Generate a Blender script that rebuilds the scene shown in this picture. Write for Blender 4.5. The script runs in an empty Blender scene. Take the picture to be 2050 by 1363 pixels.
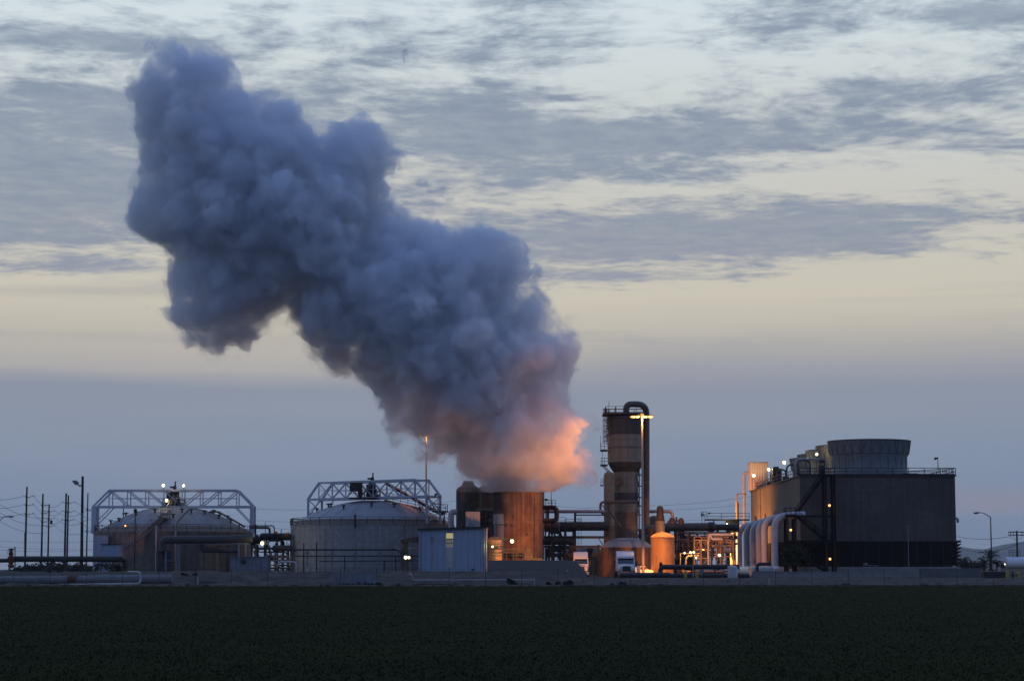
import bpy, bmesh, math, random
import numpy as np
from mathutils import Vector, Matrix
S = bpy.context.scene
R = math.radians
random.seed(11)

# ------------------------------------------------------------------ camera
HZ = 1139.0                      # horizon row in the 2050 x 1363 photograph
FP = 4200.0                      # focal length in those pixels
CAMZ = 2.0
TH = math.atan((HZ - 681.5) / FP)
cd = bpy.data.cameras.new('camera'); cam = bpy.data.objects.new('camera', cd)
S.collection.objects.link(cam); S.camera = cam
cam.location = (0, 0, CAMZ); cam.rotation_euler = (math.pi / 2 + TH, 0, 0)
cd.sensor_width = 36; cd.lens = FP / 2050 * 36; cd.clip_start = 0.5; cd.clip_end = 40000
cT, sT = math.cos(TH), math.sin(TH)
def W(px, py, Y):
    """world point seen at pixel (px,py) of the photograph at distance Y"""
    a = px - 1025.0; b = 681.5 - py
    dy = FP * cT - b * sT; dz = FP * sT + b * cT
    k = Y / dy
    return Vector((a * k, Y, CAMZ + dz * k))
def X(px, Y, py=1100): return W(px, py, Y).x
def Z(py, Y): return W(1025, py, Y).z

# ------------------------------------------------------------------ render settings, exposure
S.view_settings.view_transform = 'Standard'; S.view_settings.look = 'None'
S.view_settings.exposure = 0; S.view_settings.gamma = 1
S.render.engine = 'CYCLES'
cy = S.cycles
cy.max_bounces = 9; cy.diffuse_bounces = 2; cy.glossy_bounces = 2; cy.transmission_bounces = 4
cy.volume_bounces = 6; cy.transparent_max_bounces = 16
cy.use_denoising = True; cy.sample_clamp_indirect = 4; cy.use_adaptive_sampling = True; cy.adaptive_threshold = 0.015
cy.caustics_reflective = False; cy.caustics_refractive = False

# ------------------------------------------------------------------ world: dusk sky with a broken cloud deck
def srgb(r, g, b):
    f = lambda c: (c / 255 / 12.92) if c / 255 <= .04045 else ((c / 255 + .055) / 1.055) ** 2.4
    return (f(r), f(g), f(b), 1)
world = bpy.data.worlds.new('World'); S.world = world; world.use_nodes = True
wt = world.node_tree; wn = wt.nodes; wl = wt.links
bg = wn['Background']
def wm(op, a, b=None, c=None, clamp=False):
    n = wn.new('ShaderNodeMath'); n.operation = op; n.use_clamp = clamp
    for i, v in enumerate((a, b, c)):
        if v is None: continue
        if isinstance(v, (int, float)): n.inputs[i].default_value = v
        else: wl.new(v, n.inputs[i])
    return n.outputs[0]
def wramp(fac, stops):
    n = wn.new('ShaderNodeValToRGB'); e = n.color_ramp.elements
    while len(e) < len(stops): e.new(.5)
    for k, (p, c) in enumerate(stops): e[k].position = p; e[k].color = c
    wl.new(fac, n.inputs[0]); return n.outputs[0]
def wmix(f, a, b):
    n = wn.new('ShaderNodeMix'); n.data_type = 'RGBA'
    if isinstance(f, float): n.inputs[0].default_value = f
    else: wl.new(f, n.inputs[0])
    for i, v in ((6, a), (7, b)):
        if isinstance(v, tuple): n.inputs[i].default_value = v
        else: wl.new(v, n.inputs[i])
    return n.outputs[2]
def wnoise(vec, scale, detail, rough=.55, lac=2.0):
    n = wn.new('ShaderNodeTexNoise'); n.inputs['Scale'].default_value = scale; n.inputs['Detail'].default_value = detail
    n.inputs['Roughness'].default_value = rough; n.inputs['Lacunarity'].default_value = lac
    wl.new(vec, n.inputs['Vector']); return n.outputs[0]
tc = wn.new('ShaderNodeTexCoord'); sx = wn.new('ShaderNodeSeparateXYZ'); wl.new(tc.outputs['Generated'], sx.inputs[0])
dx, dy_, dz = sx.outputs
hyp = wm('SQRT', wm('ADD', wm('MULTIPLY', dx, dx), wm('MULTIPLY', dy_, dy_)))
tel = wm('DIVIDE', dz, wm('MAXIMUM', hyp, .001))                   # tangent of the elevation
az = wm('ARCTAN2', dx, dy_)                                         # azimuth, 0 straight ahead of the plant
rel = lambda y: math.tan(TH + math.atan((681.5 - y) / FP))          # row -> elevation tangent
raz = lambda x: math.atan((x - 1025) / FP)
# soft distortion so nothing runs ruler straight
def wcomb(x, y, z):
    c = wn.new('ShaderNodeCombineXYZ')
    for i, v in enumerate((x, y, z)):
        if isinstance(v, (int, float)): c.inputs[i].default_value = v
        else: wl.new(v, c.inputs[i])
    return c.outputs[0]
aev = wcomb(az, wm('MULTIPLY', tel, 3.0), 0.0)
warp = wm('SUBTRACT', wnoise(aev, 5.0, 3), .5)
telw = wm('ADD', tel, wm('MULTIPLY', warp, .016))
T0, T1 = 0.0, 0.30
tn = wm('DIVIDE', telw, T1, clamp=True)
p = lambda y: rel(y) / T1
clear = wramp(tn, [(0, srgb(120, 132, 150)), (p(900), srgb(122, 137, 158)), (p(765), srgb(170, 169, 171)), (p(700), srgb(186, 181, 172)),
                   (p(600), srgb(204, 198, 182)), (p(430), srgb(202, 200, 191)), (p(250), srgb(204, 209, 207)), (p(60), srgb(213, 224, 228)), (1, srgb(210, 223, 230))])
# altocumulus deck seen in perspective
zz = wm('ADD', wm('MAXIMUM', dz, .0), .03)
up = wm('DIVIDE', dx, zz); vp = wm('DIVIDE', dy_, zz)
pv = wcomb(wm('MULTIPLY', up, 1.0), vp, 0.0)
wv = wn.new('ShaderNodeTexNoise'); wv.inputs['Scale'].default_value = 1.3; wv.inputs['Detail'].default_value = 3
wl.new(pv, wv.inputs['Vector'])
vadd = wn.new('ShaderNodeVectorMath'); vadd.operation = 'MULTIPLY_ADD'
wl.new(wv.outputs['Color'], vadd.inputs[0]); vadd.inputs[1].default_value = (.28, .28, 0); wl.new(pv, vadd.inputs[2])
pw = vadd.outputs[0]
nbig = wnoise(pw, 1.1, 4, .5); nmid = wnoise(pw, 4.2, 7, .62); nfine = wnoise(pw, 15.0, 6, .62)
cov = wm('ADD', wm('MULTIPLY', wm('SUBTRACT', nbig, .5), .9), wm('MULTIPLY', wm('SUBTRACT', nmid, .5), 1.5))
cov = wm('ADD', cov, wm('MULTIPLY', wm('SUBTRACT', nfine, .5), .74))
# where the deck is thicker: broad banks, (x, y, half width, half height, weight)
BANKS = [(150, 240, 460, 62, .50), (120, 390, 480, 85, .62), (900, 190, 260, 38, .36), (1080, 270, 330, 42, .48), (1500, 285, 380, 30, .38),
         (1300, 480, 420, 46, .52), (1620, 490, 200, 28, .30), (1250, 560, 260, 20, .36), (1900, 60, 300, 24, .22), (1750, 200, 330, 22, .26),
         (1950, 35, 260, 30, .34), (1050, 345, 260, 26, .30), (200, 100, 330, 20, .22), (1350, 90, 500, 30, .12), (100, 545, 260, 16, .30), (1900, 440, 260, 12, .26),
         (300, 20, 500, 26, -.16), (1500, 150, 500, 40, -.20), (1750, 380, 420, 34, -.34), (1800, 600, 500, 60, -.5), (200, 640, 600, 70, -.5), (1150, 620, 260, 40, -.4), (150, 172, 260, 14, -.22), (1300, 210, 300, 12, -.2)]
for (bx, by, hw, hh, wgt) in BANKS:
    a = wm('DIVIDE', wm('SUBTRACT', az, raz(bx)), hw / FP)
    b = wm('DIVIDE', wm('SUBTRACT', telw, rel(by)), hh / FP)
    g = wm('POWER', math.e, wm('MULTIPLY', wm('ADD', wm('MULTIPLY', a, a), wm('MULTIPLY', b, b)), -.9))
    cov = wm('MULTIPLY_ADD', g, wgt, cov)
def smooth(v, lo, hi):
    n = wn.new('ShaderNodeMapRange'); n.interpolation_type = 'SMOOTHSTEP'
    n.inputs['From Min'].default_value = lo; n.inputs['From Max'].default_value = hi
    if isinstance(v, (int, float)): n.inputs[0].default_value = v
    else: wl.new(v, n.inputs[0])
    return n.outputs[0]
dens = smooth(cov, -.22, .33)
dens = wm('MULTIPLY', dens, smooth(telw, rel(740), rel(560)))
cloudcol = wramp(tn, [(0, srgb(130, 140, 158)), (p(600), srgb(148, 154, 168)), (p(400), srgb(140, 151, 168)), (p(200), srgb(138, 151, 170)), (p(0), srgb(145, 160, 178)), (1, srgb(142, 158, 178))])
# lumps inside the deck: thin parts let more light through
lump = wm('ADD', wm('MULTIPLY', wm('SUBTRACT', nfine, .5), .55), wm('MULTIPLY', wm('SUBTRACT', nmid, .5), .55))
opa = wm('MULTIPLY', dens, wm('ADD', .90, lump), clamp=True)
deck = wmix(opa, clear, cloudcol)
# thin long streaks over the yellow band
st = wnoise(wcomb(wm('MULTIPLY', az, 3.0), wm('MULTIPLY', tel, 60.0), 3.0), 1.6, 4, .5)
stf = wm('MULTIPLY', smooth(st, .45, .75), wm('MULTIPLY', smooth(telw, rel(770), rel(700)), wm('SUBTRACT', 1.0, smooth(telw, rel(600), rel(480)))))
deck = wmix(wm('MULTIPLY', stf, .6), deck, srgb(166, 163, 167))
# the grey stratus bank that closes the horizon: crisp top on the left, torn on the right
bn = wnoise(wcomb(wm('MULTIPLY', az, 2.0), wm('MULTIPLY', tel, 14.0), 1.0), 3.0, 4, .5)
edge = wm('ADD', tel, wm('MULTIPLY', wm('SUBTRACT', bn, .5), .016))
rightness = smooth(az, raz(500), raz(1500))
e_hi = wm('MULTIPLY_ADD', rightness, rel(650) - rel(748), rel(748))
e_lo = wm('MULTIPLY_ADD', rightness, rel(795) - rel(782), rel(782))
bf = wm('SUBTRACT', 1.0, wm('DIVIDE', wm('SUBTRACT', edge, e_lo), wm('SUBTRACT', e_hi, e_lo), clamp=True))
bankcol = wramp(tn, [(0, srgb(118, 132, 155)), (p(1040), srgb(125, 142, 167)), (p(900), srgb(132, 147, 169)), (p(770), srgb(141, 149, 165)), (p(650), srgb(150, 154, 166))])
pk = wm('MULTIPLY', smooth(telw, rel(1045), rel(1020)), wm('SUBTRACT', 1.0, smooth(telw, rel(1005), rel(960))))
bankcol = wmix(wm('MULTIPLY', wm('MULTIPLY', pk, smooth(az, raz(1700), raz(2000))), .5), bankcol, srgb(152, 142, 156))
lay = wnoise(wcomb(wm('MULTIPLY', az, 1.6), wm('MULTIPLY', tel, 30.0), 7.0), 1.5, 4, .5)
bankcol = wmix(wm('MULTIPLY', smooth(lay, .42, .7), .35), bankcol, srgb(150, 156, 170))
front = wmix(bf, deck, bankcol)
# higher sky and the sky behind the camera: dim blue dusk light, plus the clear-air sky model
sky = wn.new('ShaderNodeTexSky'); sky.sky_type = 'NISHITA'; sky.sun_disc = False
sky.sun_elevation = R(-2.0); sky.sun_rotation = 0.0; sky.air_density = 1.2; sky.dust_density = 2.0
HIGH = wmix(smooth(dz, .25, .9), srgb(184, 206, 232), srgb(112, 142, 198))
dome = wmix(smooth(tel, .26, .55), front, HIGH)
backf = smooth(wm('MULTIPLY', dy_, -1.0), -.6, .6)
dome = wmix(backf, dome, wmix(smooth(dz, .0, .6), srgb(102, 114, 146), srgb(112, 142, 198)))
dome = wmix(smooth(wm('MULTIPLY', dz, -1.0), .004, .02), dome, srgb(30, 34, 38))
skn = wn.new('ShaderNodeMix'); skn.data_type = 'RGBA'; skn.blend_type = 'ADD'; skn.inputs[0].default_value = .02
wl.new(dome, skn.inputs[6]); wl.new(sky.outputs[0], skn.inputs[7])
wl.new(skn.outputs[2], bg.inputs['Color']); bg.inputs['Strength'].default_value = 1.0
world.cycles.sampling_method = 'MANUAL'; world.cycles.sample_map_resolution = 512
# ------------------------------------------------------------------ mesh collector
class MB:
    def __init__(s): s.v = []; s.f = []; s.sm = []
    def add(s, vs, fs, smooth=False):
        o = len(s.v); s.v += [tuple(v) for v in vs]; s.f += [tuple(i + o for i in f) for f in fs]; s.sm += [smooth] * len(fs); return s
    def box(s, c, d, rz=0.0):
        ca, sa = math.cos(rz), math.sin(rz); vs = []
        for z in (-.5, .5):
            for x, y in ((-.5, -.5), (.5, -.5), (.5, .5), (-.5, .5)):
                X_, Y_ = x * d[0], y * d[1]; vs.append((c[0] + X_ * ca - Y_ * sa, c[1] + X_ * sa + Y_ * ca, c[2] + z * d[2]))
        return s.add(vs, [(0, 3, 2, 1), (4, 5, 6, 7), (0, 1, 5, 4), (1, 2, 6, 5), (2, 3, 7, 6), (3, 0, 4, 7)])
    def bb(s, x0, x1, y0, y1, z0, z1): return s.box(((x0 + x1) / 2, (y0 + y1) / 2, (z0 + z1) / 2), (abs(x1 - x0), abs(y1 - y0), abs(z1 - z0)))
    def beam(s, a, b, w=.15, h=None):
        a = Vector(a); b = Vector(b); h = h or w; d = b - a
        if d.length < 1e-5: return s
        d.normalize(); u = Vector((0, 0, 1)) if abs(d.z) < .95 else Vector((0, 1, 0))
        r = d.cross(u).normalized(); t = r.cross(d).normalized(); vs = []
        for p in (a, b):
            for i, j in ((-1, -1), (1, -1), (1, 1), (-1, 1)): vs.append(p + r * (i * w / 2) + t * (j * h / 2))
        return s.add(vs, [(0, 3, 2, 1), (4, 5, 6, 7), (0, 1, 5, 4), (1, 2, 6, 5), (2, 3, 7, 6), (3, 0, 4, 7)])
    def tube(s, pts, r, seg=8, cap=True):
        pts = [Vector(p) for p in pts]; n = len(pts); rings = []; pr = None
        rr = r if isinstance(r, (list, tuple)) else [r] * n
        for i, p in enumerate(pts):
            d = (pts[min(i + 1, n - 1)] - pts[max(i - 1, 0)]).normalized()
            if pr is None:
                u = Vector((0, 0, 1)) if abs(d.z) < .9 else Vector((0, 1, 0)); pr = d.cross(u).normalized()
            else:
                pr = (pr - d * pr.dot(d)).normalized()
            q = d.cross(pr)
            rings.append([p + (pr * math.cos(2 * math.pi * k / seg) + q * math.sin(2 * math.pi * k / seg)) * rr[i] for k in range(seg)])
        vs = [v for g in rings for v in g]; fs = []
        for i in range(n - 1):
            for k in range(seg): fs.append((i * seg + k, i * seg + (k + 1) % seg, (i + 1) * seg + (k + 1) % seg, (i + 1) * seg + k))
        s.add(vs, fs, True)
        if cap: s.add(rings[0], [tuple(range(seg))[::-1]]); s.add(rings[-1], [tuple(range(seg))])
        return s
    def lathe(s, c, prof, seg=40, a0=0.0, a1=2 * math.pi, smooth=True):
        full = abs(a1 - a0 - 2 * math.pi) < 1e-6; m = seg if full else seg + 1; vs = []
        for (r, z) in prof:
            for k in range(m):
                a = a0 + (a1 - a0) * k / seg; vs.append((c[0] + r * math.cos(a), c[1] + r * math.sin(a), c[2] + z))
        fs = []
        for i in range(len(prof) - 1):
            for k in range(seg):
                k2 = (k + 1) % m; fs.append((i * m + k, i * m + k2, (i + 1) * m + k2, (i + 1) * m + k))
        return s.add(vs, fs, smooth)
    def prism(s, poly, a, b):
        """poly: 2D (x,z) outline pushed from y=a to y=b"""
        n = len(poly); vs = [(x, a, z) for x, z in poly] + [(x, b, z) for x, z in poly]
        return s.add(vs, [tuple(range(n)), tuple(range(n, 2 * n))[::-1]] + [(i, i + n, (i + 1) % n + n, (i + 1) % n) for i in range(n)])
    def build(s, name, mat, parent=None, label=None, cat=None, group=None, kind=None):
        me = bpy.data.meshes.new(name); o = Vector((0, 0, 0))
        if parent is not None: o = parent['_w'] if '_w' in parent else parent.location; o = Vector(o)
        elif s.v:
            a = np.array(s.v, float); o = Vector(((a[:, 0].min() + a[:, 0].max()) / 2, (a[:, 1].min() + a[:, 1].max()) / 2, a[:, 2].min()))
        me.from_pydata([Vector(v) - o for v in s.v], [], s.f)
        me.polygons.foreach_set('use_smooth', s.sm)
        bm = bmesh.new(); bm.from_mesh(me); bmesh.ops.recalc_face_normals(bm, faces=bm.faces)
        for e in bm.edges:
            if len(e.link_faces) == 2 and e.calc_face_angle(0) > .6: e.smooth = False
        bm.to_mesh(me); bm.free()
        me.materials.append(M(mat) if isinstance(mat, str) else mat)
        ob = bpy.data.objects.new(name, me); S.collection.objects.link(ob)
        if parent is None: ob.location = o
        else: ob.parent = parent
        ob['_w'] = (o.x, o.y, o.z)
        tag(ob, label, cat, group, kind)
        return ob
def tag(o, label=None, cat=None, group=None, kind=None):
    for k, v in (('label', label), ('category', cat), ('group', group), ('kind', kind)):
        if v: o[k] = v
    return o
def thing(name, label, cat, loc, group=None):
    o = bpy.data.objects.new(name, None); S.collection.objects.link(o); o.location = loc; o.empty_display_size = .5
    o['_w'] = tuple(loc)
    return tag(o, label, cat, group)
def arc(p, q, r, n=6, bulge=None):
    return None
def bend(pts, r=1.0, n=5):
    """round the corners of a pipe path"""
    pts = [Vector(p) for p in pts]; out = [pts[0]]
    for i in range(1, len(pts) - 1):
        a, b, c = pts[i - 1], pts[i], pts[i + 1]; u = (a - b); v = (c - b)
        k = min(r, u.length * .49, v.length * .49); p0 = b + u.normalized() * k; p1 = b + v.normalized() * k
        for t in range(n + 1):
            t /= n; out.append(p0 * (1 - t) ** 2 + b * 2 * t * (1 - t) + p1 * t * t)
    out.append(pts[-1]); return out
def rail(mb, pts, h=1.1, step=2.0, r=.035, mids=1, close=False):
    """handrail along points (deck level)"""
    pts = [Vector(p) for p in pts]
    if close: pts.append(pts[0])
    for a, b in zip(pts[:-1], pts[1:]):
        n = max(1, round((b - a).length / step))
        for k in range(n + 1):
            p = a.lerp(b, k / n); mb.beam(p, p + Vector((0, 0, h)), r * 2)
        for m in range(mids + 1):
            z = Vector((0, 0, h * (m + 1) / (mids + 1))); mb.beam(a + z, b + z, r * 2)
    return mb
def ladder(mb, a, b, w=.45, step=.35, cage=False):
    a = Vector(a); b = Vector(b); n = int((b - a).length / step)
    for s_ in (-1, 1): mb.beam(a + Vector((s_ * w / 2, 0, 0)), b + Vector((s_ * w / 2, 0, 0)), .06)
    for k in range(n):
        p = a.lerp(b, (k + .5) / n); mb.beam(p - Vector((w / 2, 0, 0)), p + Vector((w / 2, 0, 0)), .035)
    if cage:
        for k in range(3, n, 4):
            p = a.lerp(b, k / n)
            mb.tube([p + Vector((math.cos(t) * .4, -abs(math.sin(t)) * .75, 0)) for t in np.linspace(0, math.pi, 7)], .03, 4, False)
        for t in (.5, 1.57, 2.6):
            o = Vector((math.cos(t) * .4, -math.sin(t) * .75, 0)); mb.beam(a + o, b + o, .04)
    return mb
def stairs(mb, a, b, w, n, rails=True, hv=.36):
    """flight from a up to b (centre line), width w across"""
    a = Vector(a); b = Vector(b); d = (b - a); h = Vector((d.x, d.y, 0)).normalized(); sd = Vector((-h.y, h.x, 0)) * w / 2
    for s_ in (-1, 1):
        mb.beam(a + sd * s_, b + sd * s_, .1, hv)
        if rails:
            mb.beam(a + sd * s_ + Vector((0, 0, 1)), b + sd * s_ + Vector((0, 0, 1)), .07); mb.beam(a + sd * s_ + Vector((0, 0, .55)), b + sd * s_ + Vector((0, 0, .55)), .05)
            for k in range(4):
                p = a.lerp(b, k / 3) + sd * s_; mb.beam(p, p + Vector((0, 0, 1)), .07)
    for k in range(n):
        p = a.lerp(b, (k + .5) / n); mb.box(p, (abs(h.x) * .26 + abs(sd.x) * 2 + .02, abs(h.y) * .26 + abs(sd.y) * 2 + .02, .05))
    return mb
# ------------------------------------------------------------------ materials (all procedural)
def soot(name, x0, x1, z0, z1):
    """soot that has run down one flank of the open tank"""
    m = _M[name]; nt = m.node_tree; N = nt.nodes; L_ = nt.links; b = N['Principled BSDF']; src = b.inputs['Base Color'].links[0].from_socket
    g = N.new('ShaderNodeNewGeometry'); sp = N.new('ShaderNodeSeparateXYZ'); L_.new(g.outputs['Position'], sp.inputs[0])
    nz = N.new('ShaderNodeTexNoise'); nz.inputs['Scale'].default_value = .5; nz.inputs['Detail'].default_value = 5; L_.new(g.outputs['Position'], nz.inputs['Vector'])
    def mr(sock, a, c, k):
        ad = N.new('ShaderNodeMath'); ad.operation = 'MULTIPLY_ADD'; L_.new(nz.outputs[0], ad.inputs[0]); ad.inputs[1].default_value = k; L_.new(sock, ad.inputs[2])
        r = N.new('ShaderNodeMapRange'); r.interpolation_type = 'SMOOTHSTEP'; r.inputs['From Min'].default_value = a + k * .5; r.inputs['From Max'].default_value = c + k * .5; L_.new(ad.outputs[0], r.inputs[0]); return r.outputs[0]
    fx = mr(sp.outputs[0], x1, x0, 2.6); fz = mr(sp.outputs[2], z0, z1, 2.0)
    mu = N.new('ShaderNodeMath'); mu.operation = 'MULTIPLY'; L_.new(fx, mu.inputs[0]); L_.new(fz, mu.inputs[1])
    mx = N.new('ShaderNodeMix'); mx.data_type = 'RGBA'; L_.new(mu.outputs[0], mx.inputs[0]); L_.new(src, mx.inputs[6]); mx.inputs[7].default_value = (.018, .015, .014, 1); L_.new(mx.outputs[2], b.inputs['Base Color'])
_M = {}
def M(name): return _M[name]
def pmat(name, c1, c2=None, rough=.7, metal=0.0, scale=1.2, streak=0.0, streak_c=None, sscale=(2.2, 2.2, .12), bump=.25, seams=None, spec=.35, big=0.0, ribs=None):
    m = bpy.data.materials.new(name); m.use_nodes = True; nt = m.node_tree; N = nt.nodes; L_ = nt.links; b = N['Principled BSDF']
    c2 = c2 or tuple(x * .7 for x in c1)
    def mix(f, a, bb_, mode='MIX'):
        n = N.new('ShaderNodeMix'); n.data_type = 'RGBA'; n.blend_type = mode
        if isinstance(f, (int, float)): n.inputs[0].default_value = f
        else: L_.new(f, n.inputs[0])
        for i, v in ((6, a), (7, bb_)):
            if isinstance(v, tuple): n.inputs[i].default_value = (*v[:3], 1)
            else: L_.new(v, n.inputs[i])
        return n.outputs[2]
    g = N.new('ShaderNodeNewGeometry'); pos = g.outputs['Position']
    def noise(vec, sc, det=5, ro=.6):
        n = N.new('ShaderNodeTexNoise'); n.inputs['Scale'].default_value = sc; n.inputs['Detail'].default_value = det; n.inputs['Roughness'].default_value = ro
        L_.new(vec, n.inputs['Vector']); return n.outputs[0]
    def ramp(v, lo, hi):
        n = N.new('ShaderNodeMapRange'); n.inputs['From Min'].default_value = lo; n.inputs['From Max'].default_value = hi; L_.new(v, n.inputs[0]); return n.outputs[0]
    n1 = noise(pos, scale); col = mix(ramp(n1, .35, .68), c1, c2)
    if big: col = mix(ramp(noise(pos, .16, 3), .4, .6), col, tuple(x * (1 - big) for x in c1))
    if streak:
        mp = N.new('ShaderNodeVectorMath'); mp.operation = 'MULTIPLY'; L_.new(pos, mp.inputs[0]); mp.inputs[1].default_value = sscale
        sf = ramp(noise(mp.outputs[0], 1.0, 6, .62), .48, .72)
        mm = N.new('ShaderNodeMath'); mm.operation = 'MULTIPLY'; mm.inputs[1].default_value = streak; L_.new(sf, mm.inputs[0])
        col = mix(mm.outputs[0], col, streak_c or tuple(x * .45 for x in c1))
    if seams:                                   # cladding joints: (vertical pitch, horizontal pitch round the shell, strength)
        pz, px_, st = seams; sp = N.new('ShaderNodeSeparateXYZ'); L_.new(pos, sp.inputs[0])
        def line(sock, pitch, wdt=.07):
            d = N.new('ShaderNodeMath'); d.operation = 'DIVIDE'; L_.new(sock, d.inputs[0]); d.inputs[1].default_value = pitch
            f = N.new('ShaderNodeMath'); f.operation = 'FRACT'; L_.new(d.outputs[0], f.inputs[0])
            l = N.new('ShaderNodeMath'); l.operation = 'LESS_THAN'; L_.new(f.outputs[0], l.inputs[0]); l.inputs[1].default_value = wdt / pitch; return l.outputs[0]
        a = line(sp.outputs[2], pz); fac = a
        if px_:
            tcx = line(sp.outputs[0], px_); mx = N.new('ShaderNodeMath'); mx.operation = 'MAXIMUM'; L_.new(a, mx.inputs[0]); L_.new(tcx, mx.inputs[1]); fac = mx.outputs[0]
        mm = N.new('ShaderNodeMath'); mm.operation = 'MULTIPLY'; mm.inputs[1].default_value = st; L_.new(fac, mm.inputs[0])
        col = mix(mm.outputs[0], col, tuple(x * .25 for x in c1))
    L_.new(col, b.inputs['Base Color'])
    b.inputs['Roughness'].default_value = rough; b.inputs['Metallic'].default_value = metal
    b.inputs['Specular IOR Level'].default_value = spec
    bp = N.new('ShaderNodeBump'); bp.inputs['Strength'].default_value = bump; bp.inputs['Distance'].default_value = .05
    hsrc = n1
    if ribs:
        sp2 = N.new('ShaderNodeSeparateXYZ'); L_.new(pos, sp2.inputs[0]); d = N.new('ShaderNodeMath'); d.operation = 'MULTIPLY'; d.inputs[1].default_value = 2 * math.pi / ribs
        ad = N.new('ShaderNodeMath'); ad.operation = 'ADD'; L_.new(sp2.outputs[0], ad.inputs[0]); L_.new(sp2.outputs[1], ad.inputs[1]); L_.new(ad.outputs[0], d.inputs[0])
        sn = N.new('ShaderNodeMath'); sn.operation = 'SINE'; L_.new(d.outputs[0], sn.inputs[0]); hsrc = sn.outputs[0]
    L_.new(hsrc, bp.inputs['Height']); L_.new(bp.outputs[0], b.inputs['Normal'])
    _M[name] = m; return m
def emat(name, col, strength):
    m = bpy.data.materials.new(name); m.use_nodes = True; nt = m.node_tree; b = nt.nodes['Principled BSDF']
    b.inputs['Base Color'].default_value = (.5, .5, .5, 1); b.inputs['Emission Color'].default_value = (*col, 1); b.inputs['Emission Strength'].default_value = strength
    _M[name] = m; return m
pmat('riser_white', (.44, .47, .52), (.37, .39, .43), rough=.5, streak=.3, streak_c=(.24, .20, .18), sscale=(2, 2, .3))
pmat('white_steel', (.52, .56, .66), (.44, .47, .56), rough=.5, streak=.2, streak_c=(.22, .15, .11))
pmat('dome_skin', (.30, .29, .30), (.24, .23, .24), rough=.6, streak=.4, streak_c=(.12, .095, .08), sscale=(.5, .5, .5), big=.15)
pmat('dome_skin_grey', (.34, .36, .40), (.28, .30, .34), rough=.6, streak=.25, streak_c=(.17, .15, .15), sscale=(.4, .4, .4))
pmat('tank_wall', (.24, .20, .165), (.15, .125, .10), rough=.65, streak=.85, streak_c=(.06, .045, .035), sscale=(1.0, 1.0, .05), seams=(1.9, 1.1, .45), big=.25)
pmat('tank_wall_grey', (.34, .34, .34), (.25, .245, .24), rough=.6, streak=.8, streak_c=(.15, .11, .085), sscale=(1.6, 1.6, .05), seams=(2.1, 1.2, .35))
pmat('tank_rim', (.19, .155, .125), (.14, .11, .09), rough=.8, streak=.5, streak_c=(.08, .05, .03), sscale=(1.5, 1.5, .3))
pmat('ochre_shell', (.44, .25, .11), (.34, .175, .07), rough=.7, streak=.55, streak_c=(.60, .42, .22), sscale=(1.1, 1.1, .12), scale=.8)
for nm_ in ('rust_shell', 'open_tank_shell'): pmat(nm_, (.25, .14, .085), (.11, .06, .04), rough=.8, streak=.95, streak_c=(.035, .022, .016), sscale=(2.6, 2.6, .05), seams=(2.4, 0, .5), scale=.45)
pmat('sooty_shell', (.10, .085, .075), (.065, .055, .05), rough=.8, streak=.5, sscale=(2, 2, .1), seams=(2.2, 0, .4))
pmat('tower_clad', (.27, .245, .19), (.21, .19, .145), rough=.6, streak=.45, streak_c=(.14, .11, .075), sscale=(1.6, 1.6, .08), seams=(1.05, 1.35, .5))
pmat('tower_dark', (.075, .068, .065), (.05, .045, .045), rough=.7, streak=.5, streak_c=(.16, .12, .09), seams=(1.5, 1.6, .3))
pmat('tower_brown', (.17, .125, .085), (.12, .085, .06), rough=.7, streak=.6, streak_c=(.06, .045, .035), sscale=(1.6, 1.6, .06), seams=(1.3, 0, .4))
pmat('dark_steel', (.045, .042, .042), (.03, .028, .028), rough=.6, scale=3)
pmat('black_pipe', (.05, .045, .043), (.032, .028, .026), rough=.6, streak=.3, streak_c=(.10, .06, .04))
pmat('brown_pipe', (.14, .11, .09), (.10, .075, .06), rough=.6, streak=.4, streak_c=(.06, .045, .035), sscale=(.3, .3, 3), seams=None)
pmat('silver_pipe', (.33, .32, .34), (.26, .25, .26), rough=.45, metal=.3)
pmat('pale_pipe', (.48, .45, .44), (.40, .36, .34), rough=.5, streak=.35, streak_c=(.22, .14, .10), sscale=(2, 2, .3))
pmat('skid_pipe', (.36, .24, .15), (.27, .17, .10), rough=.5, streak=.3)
pmat('blue_siding', (.34, .40, .50), (.29, .345, .44), rough=.45, streak=.35, streak_c=(.24, .25, .30), sscale=(3, 3, .08), bump=.7, ribs=.3)
pmat('grey_siding', (.22, .23, .26), (.17, .175, .20), rough=.6, streak=.4, sscale=(3, 3, .1), bump=.6, ribs=.4)
pmat('stair_grey', (.24, .22, .20), (.18, .165, .15), rough=.7)
pmat('duct_grey', (.085, .08, .078), (.055, .052, .05), rough=.7, streak=.3)
pmat('stair_black', (.018, .017, .017), (.012, .012, .012), rough=.8, spec=.1)
pmat('tower_wall', (.12, .112, .10), (.085, .08, .074), rough=.85, streak=.55, streak_c=(.03, .028, .027), sscale=(1.4, 1.4, .06), big=.35, bump=.3, seams=(3.6, 2.17, .35))
pmat('stack_shell', (.20, .22, .235), (.155, .175, .19), rough=.6, streak=.55, streak_c=(.09, .10, .11), sscale=(1.6, 1.6, .1))
pmat('stack_rib', (.12, .13, .14), (.09, .10, .11), rough=.7)
pmat('louvre', (.035, .030, .026), (.022, .019, .017), rough=.9)
pmat('concrete', (.27, .26, .25), (.21, .20, .19), rough=.9, streak=.35, streak_c=(.13, .12, .115), sscale=(.9, .9, .25), seams=(50, 6.1, .5))
pmat('concrete_dark', (.16, .16, .16), (.12, .12, .12), rough=.9, streak=.3, seams=(50, 4.0, .4))
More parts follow.
